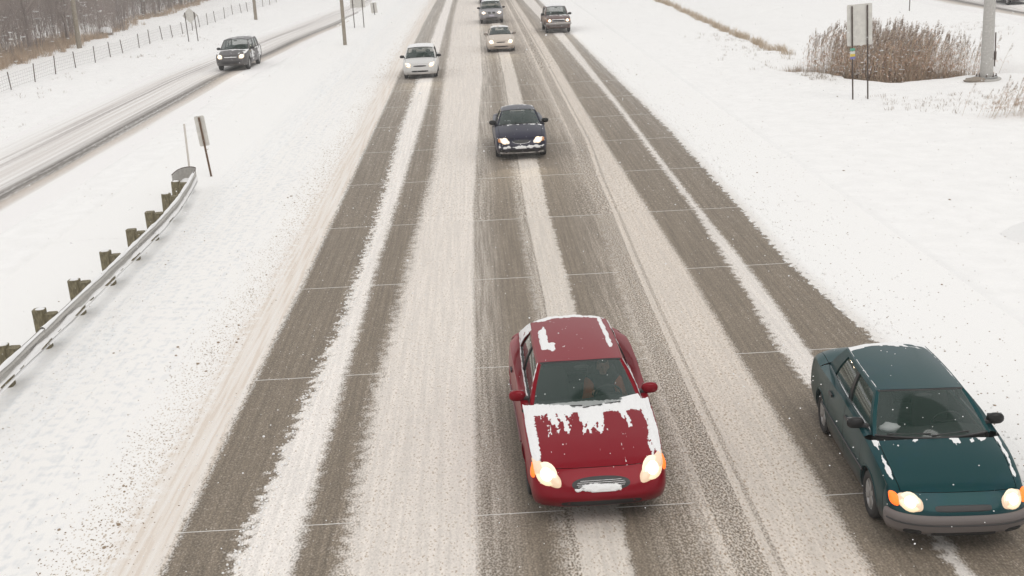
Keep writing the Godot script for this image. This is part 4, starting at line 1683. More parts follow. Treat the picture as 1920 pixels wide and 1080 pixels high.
func make_wheel(c: Car, x: float, z: float, steer := 0.0) -> void:
	var w := Node3D.new()
	hang(w, "wheel", c.root)
	w.position = Vector3(x, c.wheel_r, z)
	w.rotation.y = steer
	var out := Basis(Vector3(0, 0, 1), -PI / 2 * signf(x))
	var R := c.wheel_r
	var h := c.wheel_w / 2
	var t := MB.new()
	var seg := 32 if c.fine else 20
	t.lathe([[R * 0.62, h * 0.75], [R * 0.68, h * 0.98], [R * 0.86, h * 1.0], [R * 0.965, h * 0.86], [R, h * 0.6], [R * 0.985, h * 0.56], [R, h * 0.5], [R, h * 0.1], [R * 0.985, h * 0.06], [R, h * 0.0], [R, -h * 0.6], [R * 0.96, -h * 0.9], [R * 0.8, -h], [R * 0.62, -h * 0.8]], seg, Transform3D(out, Vector3.ZERO))
	put(t.outward(Vector3.ZERO), "tyre", M.rubber, w)
	var r := MB.new()
	r.lathe([[R * 0.64, h * 0.8], [R * 0.62, h * 0.84], [R * 0.58, h * 0.70], [R * 0.52, h * 0.3], [R * 0.16, h * 0.35], [R * 0.13, h * 0.72], [0.0, h * 0.76]], seg, Transform3D(out, Vector3.ZERO))
	r.outward(Vector3.ZERO)
	for k in 6:
		var a := TAU * k / 6
		var d := Vector3(cos(a), 0, sin(a))
		var sp := MB.new()
		sp.bar(d * R * 0.12 + Vector3(0, h * 0.66, 0), d * R * 0.60 + Vector3(0, h * 0.74, 0), R * 0.17, R * 0.09, Vector3(-sin(a), 0, cos(a)), R * 0.22)
		r.add(sp, Transform3D(out, Vector3.ZERO))
	put(r, "rim", M.alloy, w)


func headlamp(c: Car, x: float, y: float, rx: float, ry: float, n: float, tilt: float, skew: float, bx: float, br: float, glow: Material, amber_at := 99.0, amber_mat: Material = null, amber_w := 0.05) -> void:
	for sd in [1.0, -1.0]:
		var l := put(front_patch(c, x * sd, y, rx, ry, n, tilt * sd, 0.004, 0.022, 4, 26, skew * sd), "headlight", M.headlight_lens_lit if glow == M.headlight_glow else M.headlight_lens_lit_white, c.root)
		var p := front_patch(c, (x + bx) * sd, y, br * 0.72, br * 0.62, 2.0, 0.0, 0.026, 0.014, 3, 18)
		put(p, "bulb", glow, l)
		put(front_patch(c, (x + bx) * sd, y, br * 1.3, br * 1.05, 2.0, 0.0, 0.012, 0.014, 3, 18), "reflector", M.headlight_reflector, l)
		if amber_at < 90.0:
			put(front_patch(c, amber_at * sd, y + 0.01, amber_w, ry * 0.86, 2.6, tilt * sd, 0.012, 0.014, 3, 16, skew * sd), "turn_signal", amber_mat, l)
		var s := SpotLight3D.new()
		s.light_color = Color(1.0, 0.92, 0.78)
		s.light_energy = 1.2
		s.spot_range = 40.0
		s.spot_angle = 28.0
		s.spot_attenuation = 1.0
		s.light_size = br
		s.shadow_enabled = true
		hang(s, "beam", c.root)
		s.position = c.front_pt((x + bx) * sd, y, 0.06)
		s.rotation = Vector3(-0.09, PI, 0)


func body(c: Car, opt := {}) -> void:
	var raw: Array = c.rows
	c.rows = hermite_rows(raw)
	# the nose and tail meet the sides: take their half width from the side's own curve
	var q: Array = c.rows[c.k_nose * SUB]
	for k in range(c.k_nose * SUB, c.rows.size()): c.rows[k][4] = c.side_x(q[4], q[3], c.rows[k][3])
	q = c.rows[c.k_rear * SUB]
	for k in c.k_rear * SUB: c.rows[k][4] = c.side_x(q[4], q[3], c.rows[k][3])
	var st := 1.0 if c.fine else 2.0
	var nx := 27 if c.fine else 15
	var hx: float = opt.get("hood_x", 0.86)
	var s_cowl := float(c.k_cowl * SUB)
	var s_nose: float = c.k_nose * SUB + opt.get("hood_end", 0.0)
	var end := c.rows.size() - 1.0
	# hood, and the fenders and nose round it
	put_paint(c, strip(c, s_cowl + 0.15, s_nose - 0.15, spread_x(-hx + 0.011, hx - 0.011, nx), st), "hood")
	var shell := MB.new()
	shell.add(strip(c, s_cowl, s_nose, spread_x(hx, 1.0, 7), st))
	shell.add(strip(c, s_cowl, s_nose, spread_x(-1.0, -hx, 7), st))
	shell.add(strip(c, s_nose, end, spread_x(-1.0, 1.0, nx + 6), st * 0.5))
	# tail
	var trunk_hx := 0.84
	var s_tail := float(c.k_tail * SUB)
	var s_rear := float(c.k_rear * SUB)
	if opt.get("trunk", true):
		put_paint(c, strip(c, s_rear, s_tail - 0.1, spread_x(-trunk_hx + 0.008, trunk_hx - 0.008, 15), st), "trunk_lid")
		shell.add(strip(c, s_rear, s_tail, spread_x(trunk_hx, 1.0, 5), st))
		shell.add(strip(c, s_rear, s_tail, spread_x(-1.0, -trunk_hx, 5), st))
		shell.add(strip(c, 0.0, s_rear, spread_x(-1.0, 1.0, nx), st))
	else:
		shell.add(strip(c, 0.0, s_tail, spread_x(-1.0, 1.0, nx), st))
	# ledge between the edge of the body and the foot of the side windows
	for sd in [1.0, -1.0]:
		var pts := PackedVector3Array()
		var n := 24
		for i in n:
			var f := float(i) / (n - 1)
			var p := c.side_pt(sd, f, 0.0)
			var z := lerpf(c.rows[c.k_cowl * SUB][2] + 0.0, c.rows[c.k_tail * SUB][2], f)
			var e := c.edge(z)
			var o := Vector3(sd * e[1], e[0], z)
			pts.append(p + Vector3(-sd * 0.03, -0.03, 0))
			pts.append(p + Vector3(sd * 0.012, 0.004, 0))
			pts.append(p.lerp(o, 0.55) + Vector3(0, 0.012, 0))
			pts.append(o)
		var lm := MB.new()
		lm.quad_grid(pts, 4, n)
		shell.add(lm)
	# sides: quarter, doors, fender
	var z_lo: float = c.rows[c.k_rear * SUB][2]
	var z_hi: float = c.rows[c.k_nose * SUB][2]
	var cuts: Array = opt.get("doors", [-0.95, -0.1, 0.78])
	for sd in [1.0, -1.0]:
		shell.add(side_panel(c, sd, z_lo, cuts[0]).outward(Vector3(0, 0.5, 0)))
		shell.add(side_panel(c, sd, cuts[-1], z_hi).outward(Vector3(0, 0.5, 0)))
	put_paint(c, shell, "body")
	for sd in [1.0, -1.0]:
		for k in cuts.size() - 1:
			var d := put_paint(c, side_panel(c, sd, cuts[k] + 0.007, cuts[k + 1] - 0.007), "door")
			var hz: float = cuts[k] + 0.16
			var e := c.edge(hz)
			var h := MB.new()
			var hy: float = e[0] - 0.13
			var hxx: float = c.side_x(e[1], e[0], hy) + 0.012
			h.bar(Vector3(sd * hxx, hy, hz - 0.08), Vector3(sd * hxx, hy, hz + 0.08), 0.025, 0.04)
			put(h, "handle", opt.get("handle", M.dark_plastic), d)
		if opt.get("molding", true):
			var mo := MB.new()
			var a := []
			var z: float = cuts[0] - 0.35
			while z < cuts[-1] + 0.25:
				var e := c.edge(z)
				var my: float = opt.get("molding_y", 0.56)
				a.append(Vector3(sd * (c.side_x(e[1], e[0], my) + 0.004), my, z))
				z += 0.1
			var rr := []
			for i in a.size(): rr.append(0.018)
			mo.tube(a, rr, 6)
			put(mo, "side_molding", opt.get("molding_mat", M.dark_plastic), c.root)
		# lip round each wheel arch
		for ax in [c.axle_f, c.axle_r]:
			var a := []
			var rr := []
			var R := c.wheel_r + 0.055
			for i in 15:
				var an := PI * i / 14.0
				var z: float = ax + cos(an) * R
				var y := maxf(c.wheel_r + sin(an) * R, c.sill)
				var e := c.edge(z)
				a.append(Vector3(sd * (c.side_x(e[1], e[0], y) - 0.004), y, z))
				rr.append(0.012)
			var lp := MB.new()
			lp.tube(a, rr, 6)
			put_paint(c, lp, "wheel_arch", opt.get("arch", Color(-1, 0, 0)))
	# underside
	var u := MB.new()
	var lo := c.sill - 0.02
	u.box(Vector3(0, lo + 0.10, 0), Vector3(1.1, 0.16, z_hi - z_lo + 0.3))
	u.box(Vector3(0, lo + 0.12, (c.axle_f + c.axle_r) / 2), Vector3(1.62, 0.12, c.axle_f - c.axle_r - 2.0 * c.wheel_r - 0.16))
	u.box(Vector3(0, 0.5, c.axle_f), Vector3(1.08, 0.42, 0.9))
	u.box(Vector3(0, 0.5, c.axle_r - 0.1), Vector3(1.08, 0.42, 0.9))
	put(u, "underbody", M.under, c.root)
	for z in [c.axle_f, c.axle_r]:
		for sd in [1.0, -1.0]: make_wheel(c, sd * c.track, z)
	tail_lamps(c, 0.82, (0.72 if opt.get("trunk", true) else 0.85) * c.rows[c.k_tail * SUB][1] / 1.03, 0.15, 0.08)
	cabin(c, opt)


func cabin(c: Car, opt := {}) -> void:
	var nn := 17 if c.fine else 11
	# glass
	for g in [["windshield", c.A0, c.A1], ["rear_window", c.B0, c.B1]]:
		var mb := MB.new()
		var pts := PackedVector3Array()
		for j in 9:
			for i in nn: pts.append(c.glass_pt(g[1], g[2], lerpf(-0.985, 0.985, float(i) / (nn - 1)), lerpf(0.0, 0.985, j / 8.0)))
		mb.quad_grid(pts, nn, 9)
		put(mb.outward(Vector3(0, 0.6, -0.3)), g[0], M.glass, c.root)
		# dark band printed round the glass
		var band := MB.new()
		var path := []
		for i in nn: path.append(c.glass_pt(g[1], g[2], lerpf(-0.97, 0.97, float(i) / (nn - 1)), 0.985) - Vector3(0, 0.006, 0))
		var rad := []
		for i in nn: rad.append(0.014)
		band.tube(path, rad, 6)
		path = []
		for i in nn: path.append(c.glass_pt(g[1], g[2], lerpf(-0.98, 0.98, float(i) / (nn - 1)), 0.01) - Vector3(0, 0.006, 0))
		band.tube(path, rad, 6)
		put(band, "window_seal", M.dark_plastic, c.root)
	# roof
	var rf := MB.new()
	var pts := PackedVector3Array()
	var na := 25 if c.fine else 15
	for j in 13:
		for i in na: pts.append(c.roof_pt(lerpf(-1, 1, float(i) / (na - 1)), j / 12.0))
	rf.quad_grid(pts, na, 13)
	put_paint(c, rf, "roof", opt.get("roof", Color(-1, 0, 0)))
	var lining := MB.new()
	pts = PackedVector3Array()
	for j in 7:
		for i in 9: pts.append(c.roof_pt(lerpf(-0.95, 0.95, i / 8.0), j / 6.0) - Vector3(0, 0.035, 0))
	lining.quad_grid(pts, 9, 7)
	put(lining, "headliner", M.seat_cloth, c.root)
	var cols: Array = opt.get("pillars", [[0.46, 0.50], [0.80, 1.0]])
	for sd in [1.0, -1.0]:
		put(side_patch(c, sd, 0.03, 0.985, 0.03, 0.95, -0.012, 17, 6, 0.003), "side_window", M.glass, c.root)
		put_paint(c, side_patch(c, sd, -0.012, 0.035, 0.0, 1.0, 0.006, 4, 9, 0.05), "pillar", opt.get("pillar_col", Color(-1, 0, 0)))
		for k in cols.size():
			var q: Array = cols[k]
			var pc: Color = opt.get("b_col", Color(0.02, 0.02, 0.02)) if k < cols.size() - 1 else Color(-1, 0, 0)
			put_paint(c, side_patch(c, sd, q[0], q[1], 0.0, 1.0, 0.004, 6, 9, 0.03), "pillar", pc)
		put_paint(c, side_patch(c, sd, 0.0, 1.0, 0.90, 1.005, 0.008, 21, 4, 0.05), "roof_rail", opt.get("pillar_col", Color(-1, 0, 0)))
		put(side_patch(c, sd, 0.02, 0.98, -0.01, 0.045, 0.006, 21, 3, 0.015), "window_molding", opt.get("belt", M.dark_plastic), c.root)
		# mirror
		var m: Node3D = Node3D.new()
		hang(m, "door_mirror", c.root)
		var base := c.side_pt(sd, 0.09, 0.05, 0.03)
		m.position = base + Vector3(sd * 0.13, 0.05, 0.0)
		var ms: float = opt.get("mirror", 1.0)
		var sh := MB.new()
		sh.ball(Vector3.ZERO, Vector3(0.115, 0.075, 0.06) * ms, 14, 9, 2.7)
		for k in sh.P.size():
			if sh.P[k].z < -0.02: sh.P[k].z = -0.02 + (sh.P[k].z + 0.02) * 0.3
		sh.C = PackedColorArray()
		var mc: Color = opt.get("mirror_col", c.colour)
		for p in sh.P: sh.C.append(mc)
		put(sh.outward(Vector3.ZERO), "shell", c.paint, m)
		var gl := MB.new()
		gl.box(Vector3(0, 0, -0.042 * ms), Vector3(0.19 * ms, 0.115 * ms, 0.006))
		put(gl, "mirror_glass", M.chrome, m)
		var arm := MB.new()
		arm.bar(base + Vector3(-sd * 0.03, 0.0, 0.0), base + Vector3(sd * 0.07, 0.02, 0.0), 0.07, 0.05, Vector3.BACK)
		put(arm, "mirror_arm", M.dark_plastic, c.root)
	# inside: floor tub, dashboard, wheel, seats
	var zc: float = c.A0[2]
	var yb: float = c.A0[4]
	var w: float = c.A0[3]
	var fl := MB.new()
	fl.box(Vector3(0, 0.36, (zc + c.B0[2]) / 2), Vector3(w * 1.9, 0.05, zc - c.B0[2]))
	for sd in [1.0, -1.0]: fl.box(Vector3(sd * w * 0.97, 0.62, (zc + c.B0[2]) / 2), Vector3(0.05, 0.56, zc - c.B0[2]))
	put(fl, "floor", M.interior, c.root)
	var da := MB.new()
	pts = PackedVector3Array()
	for i in 13:
		var x := lerpf(-w * 0.96, w * 0.96, i / 12.0)
		var front := c.curve(c.A0, x / w)
		var hump := 0.05 * exp(-pow((x - 0.36) / 0.2, 2.0))
		pts.append(Vector3(x, 0.5, zc - 0.42))
		pts.append(Vector3(x, yb - 0.10 + hump * 0.5, zc - 0.40))
		pts.append(Vector3(x, yb - 0.055 + hump, zc - 0.34))
		pts.append(Vector3(x, yb - 0.05, zc - 0.15))
		pts.append(Vector3(x, front.y - 0.01, front.z - 0.03))
		pts.append(Vector3(x, 0.5, front.z - 0.05))
	da.quad_grid(pts, 6, 13)
	put(da.outward(Vector3(0, 0.4, zc)), "dashboard", M.interior, c.root)
	var sw := MB.new()
	var ring := []
	var rr := []
	for i in 25:
		var a := TAU * i / 24
		ring.append(Vector3(cos(a) * 0.185, sin(a) * 0.185, 0))
		rr.append(0.016)
	sw.tube(ring, rr, 6, false)
	sw.bar(Vector3(-0.18, 0, 0), Vector3(0.18, 0, 0), 0.03, 0.05, Vector3.BACK)
	sw.bar(Vector3(0, -0.18, 0), Vector3(0, 0, 0), 0.03, 0.05, Vector3.BACK)
	var so := put(sw, "steering_wheel", M.dark_plastic, c.root)
	so.position = Vector3(0.36, yb - 0.08, zc - 0.52)
	so.rotation.x = 0.45
	for q in [[0.36, zc - 1.05], [-0.36, zc - 1.05]]:
		var s := Node3D.new()
		hang(s, "seat", c.root)
		s.position = Vector3(q[0], 0.40, q[1])
		var b := MB.new()
		b.ball(Vector3(0, 0.34, -0.16), Vector3(0.24, 0.36, 0.075), 14, 9, 3.2)
		put(b, "backrest", M.seat_cloth, s)
		var cu := MB.new()
		cu.ball(Vector3(0, 0.06, 0.15), Vector3(0.25, 0.08, 0.28), 14, 7, 3.2)
		put(cu, "cushion", M.seat_cloth, s)
		var hr := MB.new()
		hr.ball(Vector3(0, 0.76, -0.19), Vector3(0.12, 0.085, 0.05), 12, 7, 3.0)
		put(hr, "headrest", M.seat_cloth, s)
	var rs := MB.new()
	rs.ball(Vector3(0, 0.72, zc - 2.0), Vector3(w * 0.88, 0.30, 0.09), 16, 7, 4.0)
	rs.ball(Vector3(0, 0.47, zc - 1.78), Vector3(w * 0.88, 0.09, 0.28), 16, 7, 4.0)
	put(rs, "rear_seat", M.seat_cloth, c.root)
	var rv := MB.new()
	var mp := c.glass_pt(c.A0, c.A1, 0.0, 0.86)
	rv.ball(mp + Vector3(0, -0.03, -0.07), Vector3(0.11, 0.032, 0.02), 10, 6, 3.0)
	put(rv, "rear_view_mirror", M.dark_plastic, c.root)
	# wipers lying at the foot of the glass
	for q in [[-0.10, 0.60], [-0.80, -0.10]]:
		var wp := MB.new()
		var a := c.glass_pt(c.A0, c.A1, q[0], 0.035) + Vector3(0, 0.012, 0.012)
		var b := c.glass_pt(c.A0, c.A1, q[1], 0.075) + Vector3(0, 0.012, 0.012)
		wp.bar(a, b, 0.016, 0.014)
		put(wp, "wiper", M.dark_plastic, c.root)


func car_paint(called: String, rgh := 0.35, metal := 0.2, coat := 0.8) -> StandardMaterial3D:
	var m := mat(called, Color.WHITE, rgh, metal)
	m.vertex_color_use_as_albedo = true
	m.clearcoat_enabled = coat > 0.0
	m.clearcoat = coat * 0.2
	m.metallic_specular = 0.22
	m.clearcoat_roughness = 0.06
	return m


func start(called: String, at: Vector3, turn: float, label: String, category: String) -> Car:
	var c := Car.new()
	c.root = thing(called, at, turn, label, category, "vehicles driving towards the camera")
	c.trim = M.dark_plastic
	return c


func scaled(rows: Array, sx: float, sy: float, sz: float) -> Array:
	var out := []
	for r in rows: out.append([r[0] * sz, r[1] * sy, r[2] * sz, r[3] * sy, r[4] * sx])
	return out


func scaled_key(P: Array, sx: float, sy: float, sz: float) -> Array:
	return [P[0] * sz, P[1] * sy, P[2] * sz, P[3] * sx, P[4] * sy]


const SEDAN := [[-2.30, 0.22, -2.10, 0.22, 0.88], [-2.50, 0.32, -2.10, 0.32, 0.88], [-2.57, 0.50, -2.10, 0.50, 0.88], [-2.52, 0.72, -2.10, 0.70, 0.88], [-2.44, 0.93, -2.10, 0.86, 0.86], [-2.25, 1.00, -1.95, 0.92, 0.87], [-1.70, 1.01, -1.60, 0.94, 0.885],
	[1.02, 1.00, 0.74, 0.93, 0.885], [1.50, 0.935, 1.32, 0.875, 0.88], [1.98, 0.83, 1.76, 0.79, 0.86], [2.26, 0.71, 1.96, 0.71, 0.84], [2.38, 0.61, 1.97, 0.62, 0.84], [2.46, 0.52, 1.975, 0.52, 0.84], [2.50, 0.42, 1.98, 0.42, 0.84], [2.41, 0.28, 1.985, 0.28, 0.84], [2.14, 0.19, 1.99, 0.20, 0.84]]
const SEDAN_KEYS := [[1.02, 1.00, 0.74, 0.765, 0.95], [0.20, 1.385, 0.06, 0.585, 1.335], [-1.05, 1.385, -0.98, 0.575, 1.33], [-1.87, 1.03, -1.64, 0.73, 0.955]]


func sedan_like(c: Car, sx: float, sy: float, sz: float) -> void:
	c.rows = scaled(SEDAN, sx, sy, sz)
	c.A0 = scaled_key(SEDAN_KEYS[0], sx, sy, sz)
	c.A1 = scaled_key(SEDAN_KEYS[1], sx, sy, sz)
	c.B1 = scaled_key(SEDAN_KEYS[2], sx, sy, sz)
	c.B0 = scaled_key(SEDAN_KEYS[3], sx, sy, sz)
	c.axle_f = 1.38 * sz
	c.axle_r = -1.38 * sz
	c.track = 0.78 * sx


func vehicles() -> void:
	red_sedan()
	green_sedan()
	navy_sedan()
	beige_sedan()
	kidney_suv()
	white_hatchback()
	old_suv()
	ramp_suv()
	top_truck()
	far_suv()


func red_sedan() -> void:
	var c := start("sedan_car", Vector3(1.24, 0, -15.75), 0.015, "dark red sedan with snow streaks on its hood, nearest in the middle lane, headlights on", "car")
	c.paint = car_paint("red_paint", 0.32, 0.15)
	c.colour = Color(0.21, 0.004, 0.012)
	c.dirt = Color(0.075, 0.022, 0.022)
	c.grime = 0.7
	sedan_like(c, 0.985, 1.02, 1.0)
	c.n_nose = 3.1
	for P in [c.B1, c.B0]:
		P[0] -= 0.62
		P[2] -= 0.62
	c.A0[0] += 0.10
	c.A0[2] += 0.08
	c.A1[0] += 0.10
	c.A1[2] += 0.10
	c.rows[7][0] += 0.10
	c.rows[7][2] += 0.08
	c.rows[6][0] -= 0.50
	c.rows[6][2] -= 0.40
	c.rows[5][0] -= 0.14
	c.rows[5][2] -= 0.10
	body(c, {"doors": [-0.98, -0.12, 0.80], "molding_mat": M.red_paint_molding if M.has("red_paint_molding") else mat("red_molding", lin(0.10, 0.006, 0.012), 0.4)})
	headlamp(c, 0.665, 0.665, 0.185, 0.082, 2.5, 0.10, 0.30, -0.01, 0.10, M.headlight_glow, 0.83, M.amber_lit, 0.035)
	var g := put(front_patch(c, 0.0, 0.575, 0.36, 0.075, 2.3, 0.0, 0.002, 0.004, 3, 36), "grille", M.dark_plastic, c.root)
	for k in 5:
		var b := MB.new()
		var y := 0.54 + 0.017 * k
		var half := 0.30 * sqrt(maxf(0.05, 1.0 - pow((y - 0.575) / 0.062, 2.0)))
		var path := []
		var rad := []
		for i in 13:
			path.append(c.front_pt(lerpf(-half, half, i / 12.0), y, 0.008))
			rad.append(0.005)
		b.tube(path, rad, 5)
		put(b, "grille_bar", M.chrome, g)
	# snow packed into the grille
	add_snow(c, func(u: float, v: float) -> Vector3: return c.front_pt(lerpf(-0.35, 0.35, u), lerpf(0.495, 0.635, v), 0.008),
		func(u: float, v: float, p: Vector3) -> float: return 0.022 * (0.62 - pow(absf(u - 0.5) * 2.0, 2.0) - pow(absf(v - 0.30) * 2.6, 2.0) + 0.6 * pos_noise(Vector3(p.x, p.y * 2.0, 0), 9.0) + 0.25 * pos_noise(p, 26.0)), 70, 30)
	put(front_patch(c, 0.0, 0.335, 0.50, 0.05, 4.0, 0.0, 0.002, 0.0, 3, 30), "lower_intake", M.under, c.root)
	# snow: along the cowl, in streaks down the hood, on the fenders, on the roof
	var s0 := c.k_cowl * SUB - 0.3
	var s1 := float(c.k_nose * SUB)
	var hood := func(u: float, v: float) -> Vector3: return c.sp(lerpf(s0, s1, v), lerpf(-0.97, 0.97, u))
	add_snow(c, hood, func(u: float, v: float, p: Vector3) -> float:
		var st := rough.get_noise_2d(p.x * 34.0, p.z * 9.0 + 9.0) + 0.45 * rough.get_noise_2d(p.x * 110.0, p.z * 34.0)
		var gr := pos_noise(p, 30.0)
		var h := 0.035 * (0.075 - v + 0.05 * st + 0.04 * gr) * 7.0
		var mid := sm(0.38, 0.46, u + st * 0.03) * sm(0.64, 0.57, u + st * 0.03)
		h = maxf(h, 0.030 * (mid * (1.20 - v * 2.0) - 0.40 + st * 0.42 + gr * 0.14))
		var left := sm(0.40, 0.33, u) * sm(0.13, 0.18, u)
		h = maxf(h, 0.022 * (left * (0.85 - v * 1.6) - 0.40 + st * 0.62 + gr * 0.16))
		var right := sm(0.70, 0.735, u - v * 0.12) * sm(0.80, 0.765, u - v * 0.12)
		h = maxf(h, 0.022 * (right * (1.05 - v * 1.75) - 0.44 + st * 0.5 + gr * 0.14))
		var rim := sm(0.12, 0.03, u + st * 0.02) + sm(0.88, 0.96, u + st * 0.02)
		h = maxf(h, 0.035 * (rim - 0.50 - 0.9 * maxf(0.0, v - 0.72) * 3.0 + 0.45 * st + gr * 0.2))
		return h, 170, 120)
	add_snow(c, func(u: float, v: float) -> Vector3: return c.glass_pt(c.A0, c.A1, lerpf(-0.98, 0.98, u), lerpf(-0.06, 0.16, v)),
		func(u: float, v: float, p: Vector3) -> float: return 0.045 * (0.58 - v + 0.75 * sm(0.72, 0.95, u) + 0.5 * pos_noise(p, 7.0)), 70, 18)
	add_snow(c, func(u: float, v: float) -> Vector3: return c.roof_pt(lerpf(-0.96, 0.96, u), v),
		func(u: float, v: float, p: Vector3) -> float:
			var h := 0.02 * (sm(0.07, 0.03, absf(u - 0.10)) * sm(0.18, 0.4, v) * sm(0.85, 0.6, v) * 1.2 - 0.42 + 0.6 * pos_noise(p, 8.0))
			h = maxf(h, 0.02 * (sm(0.05, 0.01, absf(u - 0.93)) * sm(0.15, 0.3, v) - 0.4 + 0.5 * pos_noise(p, 8.0)))
			h = maxf(h, 0.02 * (sm(0.09, 0.02, Vector2((u - 0.18), (v - 0.30) * 0.7).length()) - 0.45 + 0.8 * pos_noise(p, 10.0)))
			h = maxf(h, 0.02 * (sm(0.90, 0.98, v) - 0.72 + 0.8 * pos_noise(p, 6.0)))
			return h, 80, 60)
	for sd in [1.0, -1.0]:
		add_snow(c, func(u: float, v: float) -> Vector3: return c.side_pt(sd, lerpf(-0.01, 0.05, u), lerpf(0.02, 0.98, v), 0.008),
			func(u: float, v: float, p: Vector3) -> float: return 0.014 * ((0.62 if sd > 0.0 else 0.1) - absf(u - 0.4) + 0.8 * pos_noise(p, 7.0)), 8, 40)
		add_snow(c, func(u: float, v: float) -> Vector3: return c.side_pt(sd, lerpf(0.1, 1.0, v), lerpf(-0.03, 0.05, u), 0.012),
			func(u: float, v: float, p: Vector3) -> float: return 0.018 * (0.45 - absf(u - 0.4) + 0.9 * pos_noise(p, 5.0)), 6, 60)
		add_snow(c, func(u: float, v: float) -> Vector3: return c.side_pt(sd, lerpf(0.80, 1.0, v), lerpf(0.02, 1.0, u), 0.008),
			func(u: float, v: float, p: Vector3) -> float: return 0.016 * ((0.35 if sd < 0.0 else 0.05) + 0.9 * pos_noise(p, 4.0)), 24, 12)
	driver(c)


func green_sedan() -> void:
	var c := start("sedan_car", Vector3(5.46, 0, -14.42), -0.06, "dark green sedan with grey bumper and amber signals, at the right edge", "car")
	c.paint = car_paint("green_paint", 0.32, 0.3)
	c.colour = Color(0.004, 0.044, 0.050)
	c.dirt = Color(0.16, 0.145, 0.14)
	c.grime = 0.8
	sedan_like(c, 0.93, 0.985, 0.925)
	c.B1[0] -= 0.20
	c.B1[2] -= 0.24
	c.A0[0] += 0.26
	c.A0[2] += 0.26
	c.A1[0] += 0.36
	c.A1[2] += 0.36
	c.rows[7][0] += 0.26
	c.rows[7][2] += 0.26
	c.rows[8][0] += 0.12
	c.rows[8][2] += 0.10
	c.wheel_r = 0.30
	c.n_nose = 2.9
	body(c, {"doors": [-0.80, 0.06, 0.90], "mirror_col": Color(0.03, 0.03, 0.03), "mirror": 0.95, "belt": M.chrome, "molding_y": 0.52, "pillars": [[0.44, 0.49], [0.84, 1.0]]})
	headlamp(c, 0.58, 0.610, 0.135, 0.075, 2.6, 0.02, 0.10, 0.0, 0.085, M.headlight_glow, 0.735, M.amber_lit, 0.042)
	# plain grey bumper moulding
	var bp := MB.new()
	var pts := PackedVector3Array()
	for i in 41:
		var x := lerpf(-0.80, 0.80, i / 40.0)
		for q in [[0.50, -0.01], [0.495, 0.035], [0.44, 0.055], [0.34, 0.05], [0.26, 0.03], [0.24, -0.01]]:
			pts.append(c.front_pt(x, q[0], q[1]))
	bp.quad_grid(pts, 6, 41)
	put(bp.outward(Vector3(0, 0.4, 0)), "bumper", M.salty_plastic, c.root)
	var groove := MB.new()
	var gp := []
	var gr := []
	for i in 31:
		gp.append(c.front_pt(lerpf(-0.78, 0.78, i / 30.0), 0.415, 0.058))
		gr.append(0.009)
	groove.tube(gp, gr, 6)
	put(groove, "bumper_groove", M.dark_plastic, c.root)
	for sd in [1.0, -1.0]: put(front_patch(c, 0.56 * sd, 0.325, 0.09, 0.03, 4.0, 0.0, 0.052, 0.0, 3, 16), "bumper_vent", M.under, c.root)
	put(front_patch(c, 0.0, 0.565, 0.32, 0.030, 5.0, 0.0, 0.003, 0.003, 3, 30), "grille", M.dark_plastic, c.root)
	put(front_patch(c, 0.0, 0.30, 0.36, 0.028, 5.0, 0.0, 0.050, 0.0, 3, 30), "lower_intake", M.under, c.root)
	var sc := c.k_cowl * SUB
	add_snow(c, func(u: float, v: float) -> Vector3: return c.sp(lerpf(sc + 0.2, sc + 4.0, v), lerpf(-0.9, 0.9, u)),
		func(u: float, v: float, p: Vector3) -> float: return 0.010 * (-0.06 - v * 0.75 + 0.9 * pos_noise(Vector3(p.x * 2.0, 0, p.z), 5.0)), 70, 20)
	for sd in [1.0, -1.0]:
		add_snow(c, func(u: float, v: float) -> Vector3: return c.sp(lerpf(sc, c.k_nose * SUB, v), sd * lerpf(0.86, 0.93, u)),
			func(u: float, v: float, p: Vector3) -> float: return 0.010 * (0.30 - absf(u - 0.5) + 0.8 * pos_noise(p, 4.0) - sm(0.7, 1.0, v)), 8, 50)
	add_snow(c, func(u: float, v: float) -> Vector3: return c.roof_pt(lerpf(-0.97, 0.97, u), v),
		func(u: float, v: float, p: Vector3) -> float: return 0.012 * (sm(0.80, 1.0, v) * 0.8 + sm(0.94, 0.99, absf(u * 2.0 - 1.0)) * 0.55 - 0.5 + 0.7 * pos_noise(p, 5.0)), 50, 40)
	# something pale lying on the dashboard
	var paper := MB.new()
	paper.ball(Vector3.ZERO, Vector3(0.13, 0.055, 0.10), 12, 7)
	for k in paper.P.size(): paper.P[k] *= 1.0 + 0.5 * pos_noise(paper.P[k], 14.0)
	var po := put(paper, "crumpled_paper", M.paper)
	po.transform = c.root.transform * Transform3D(Basis.IDENTITY, Vector3(-0.45, c.A0[4] + 0.005, c.A0[2] - 0.20))
	tag(po, "crumpled pale paper lying on the dashboard of the dark green sedan", "paper")


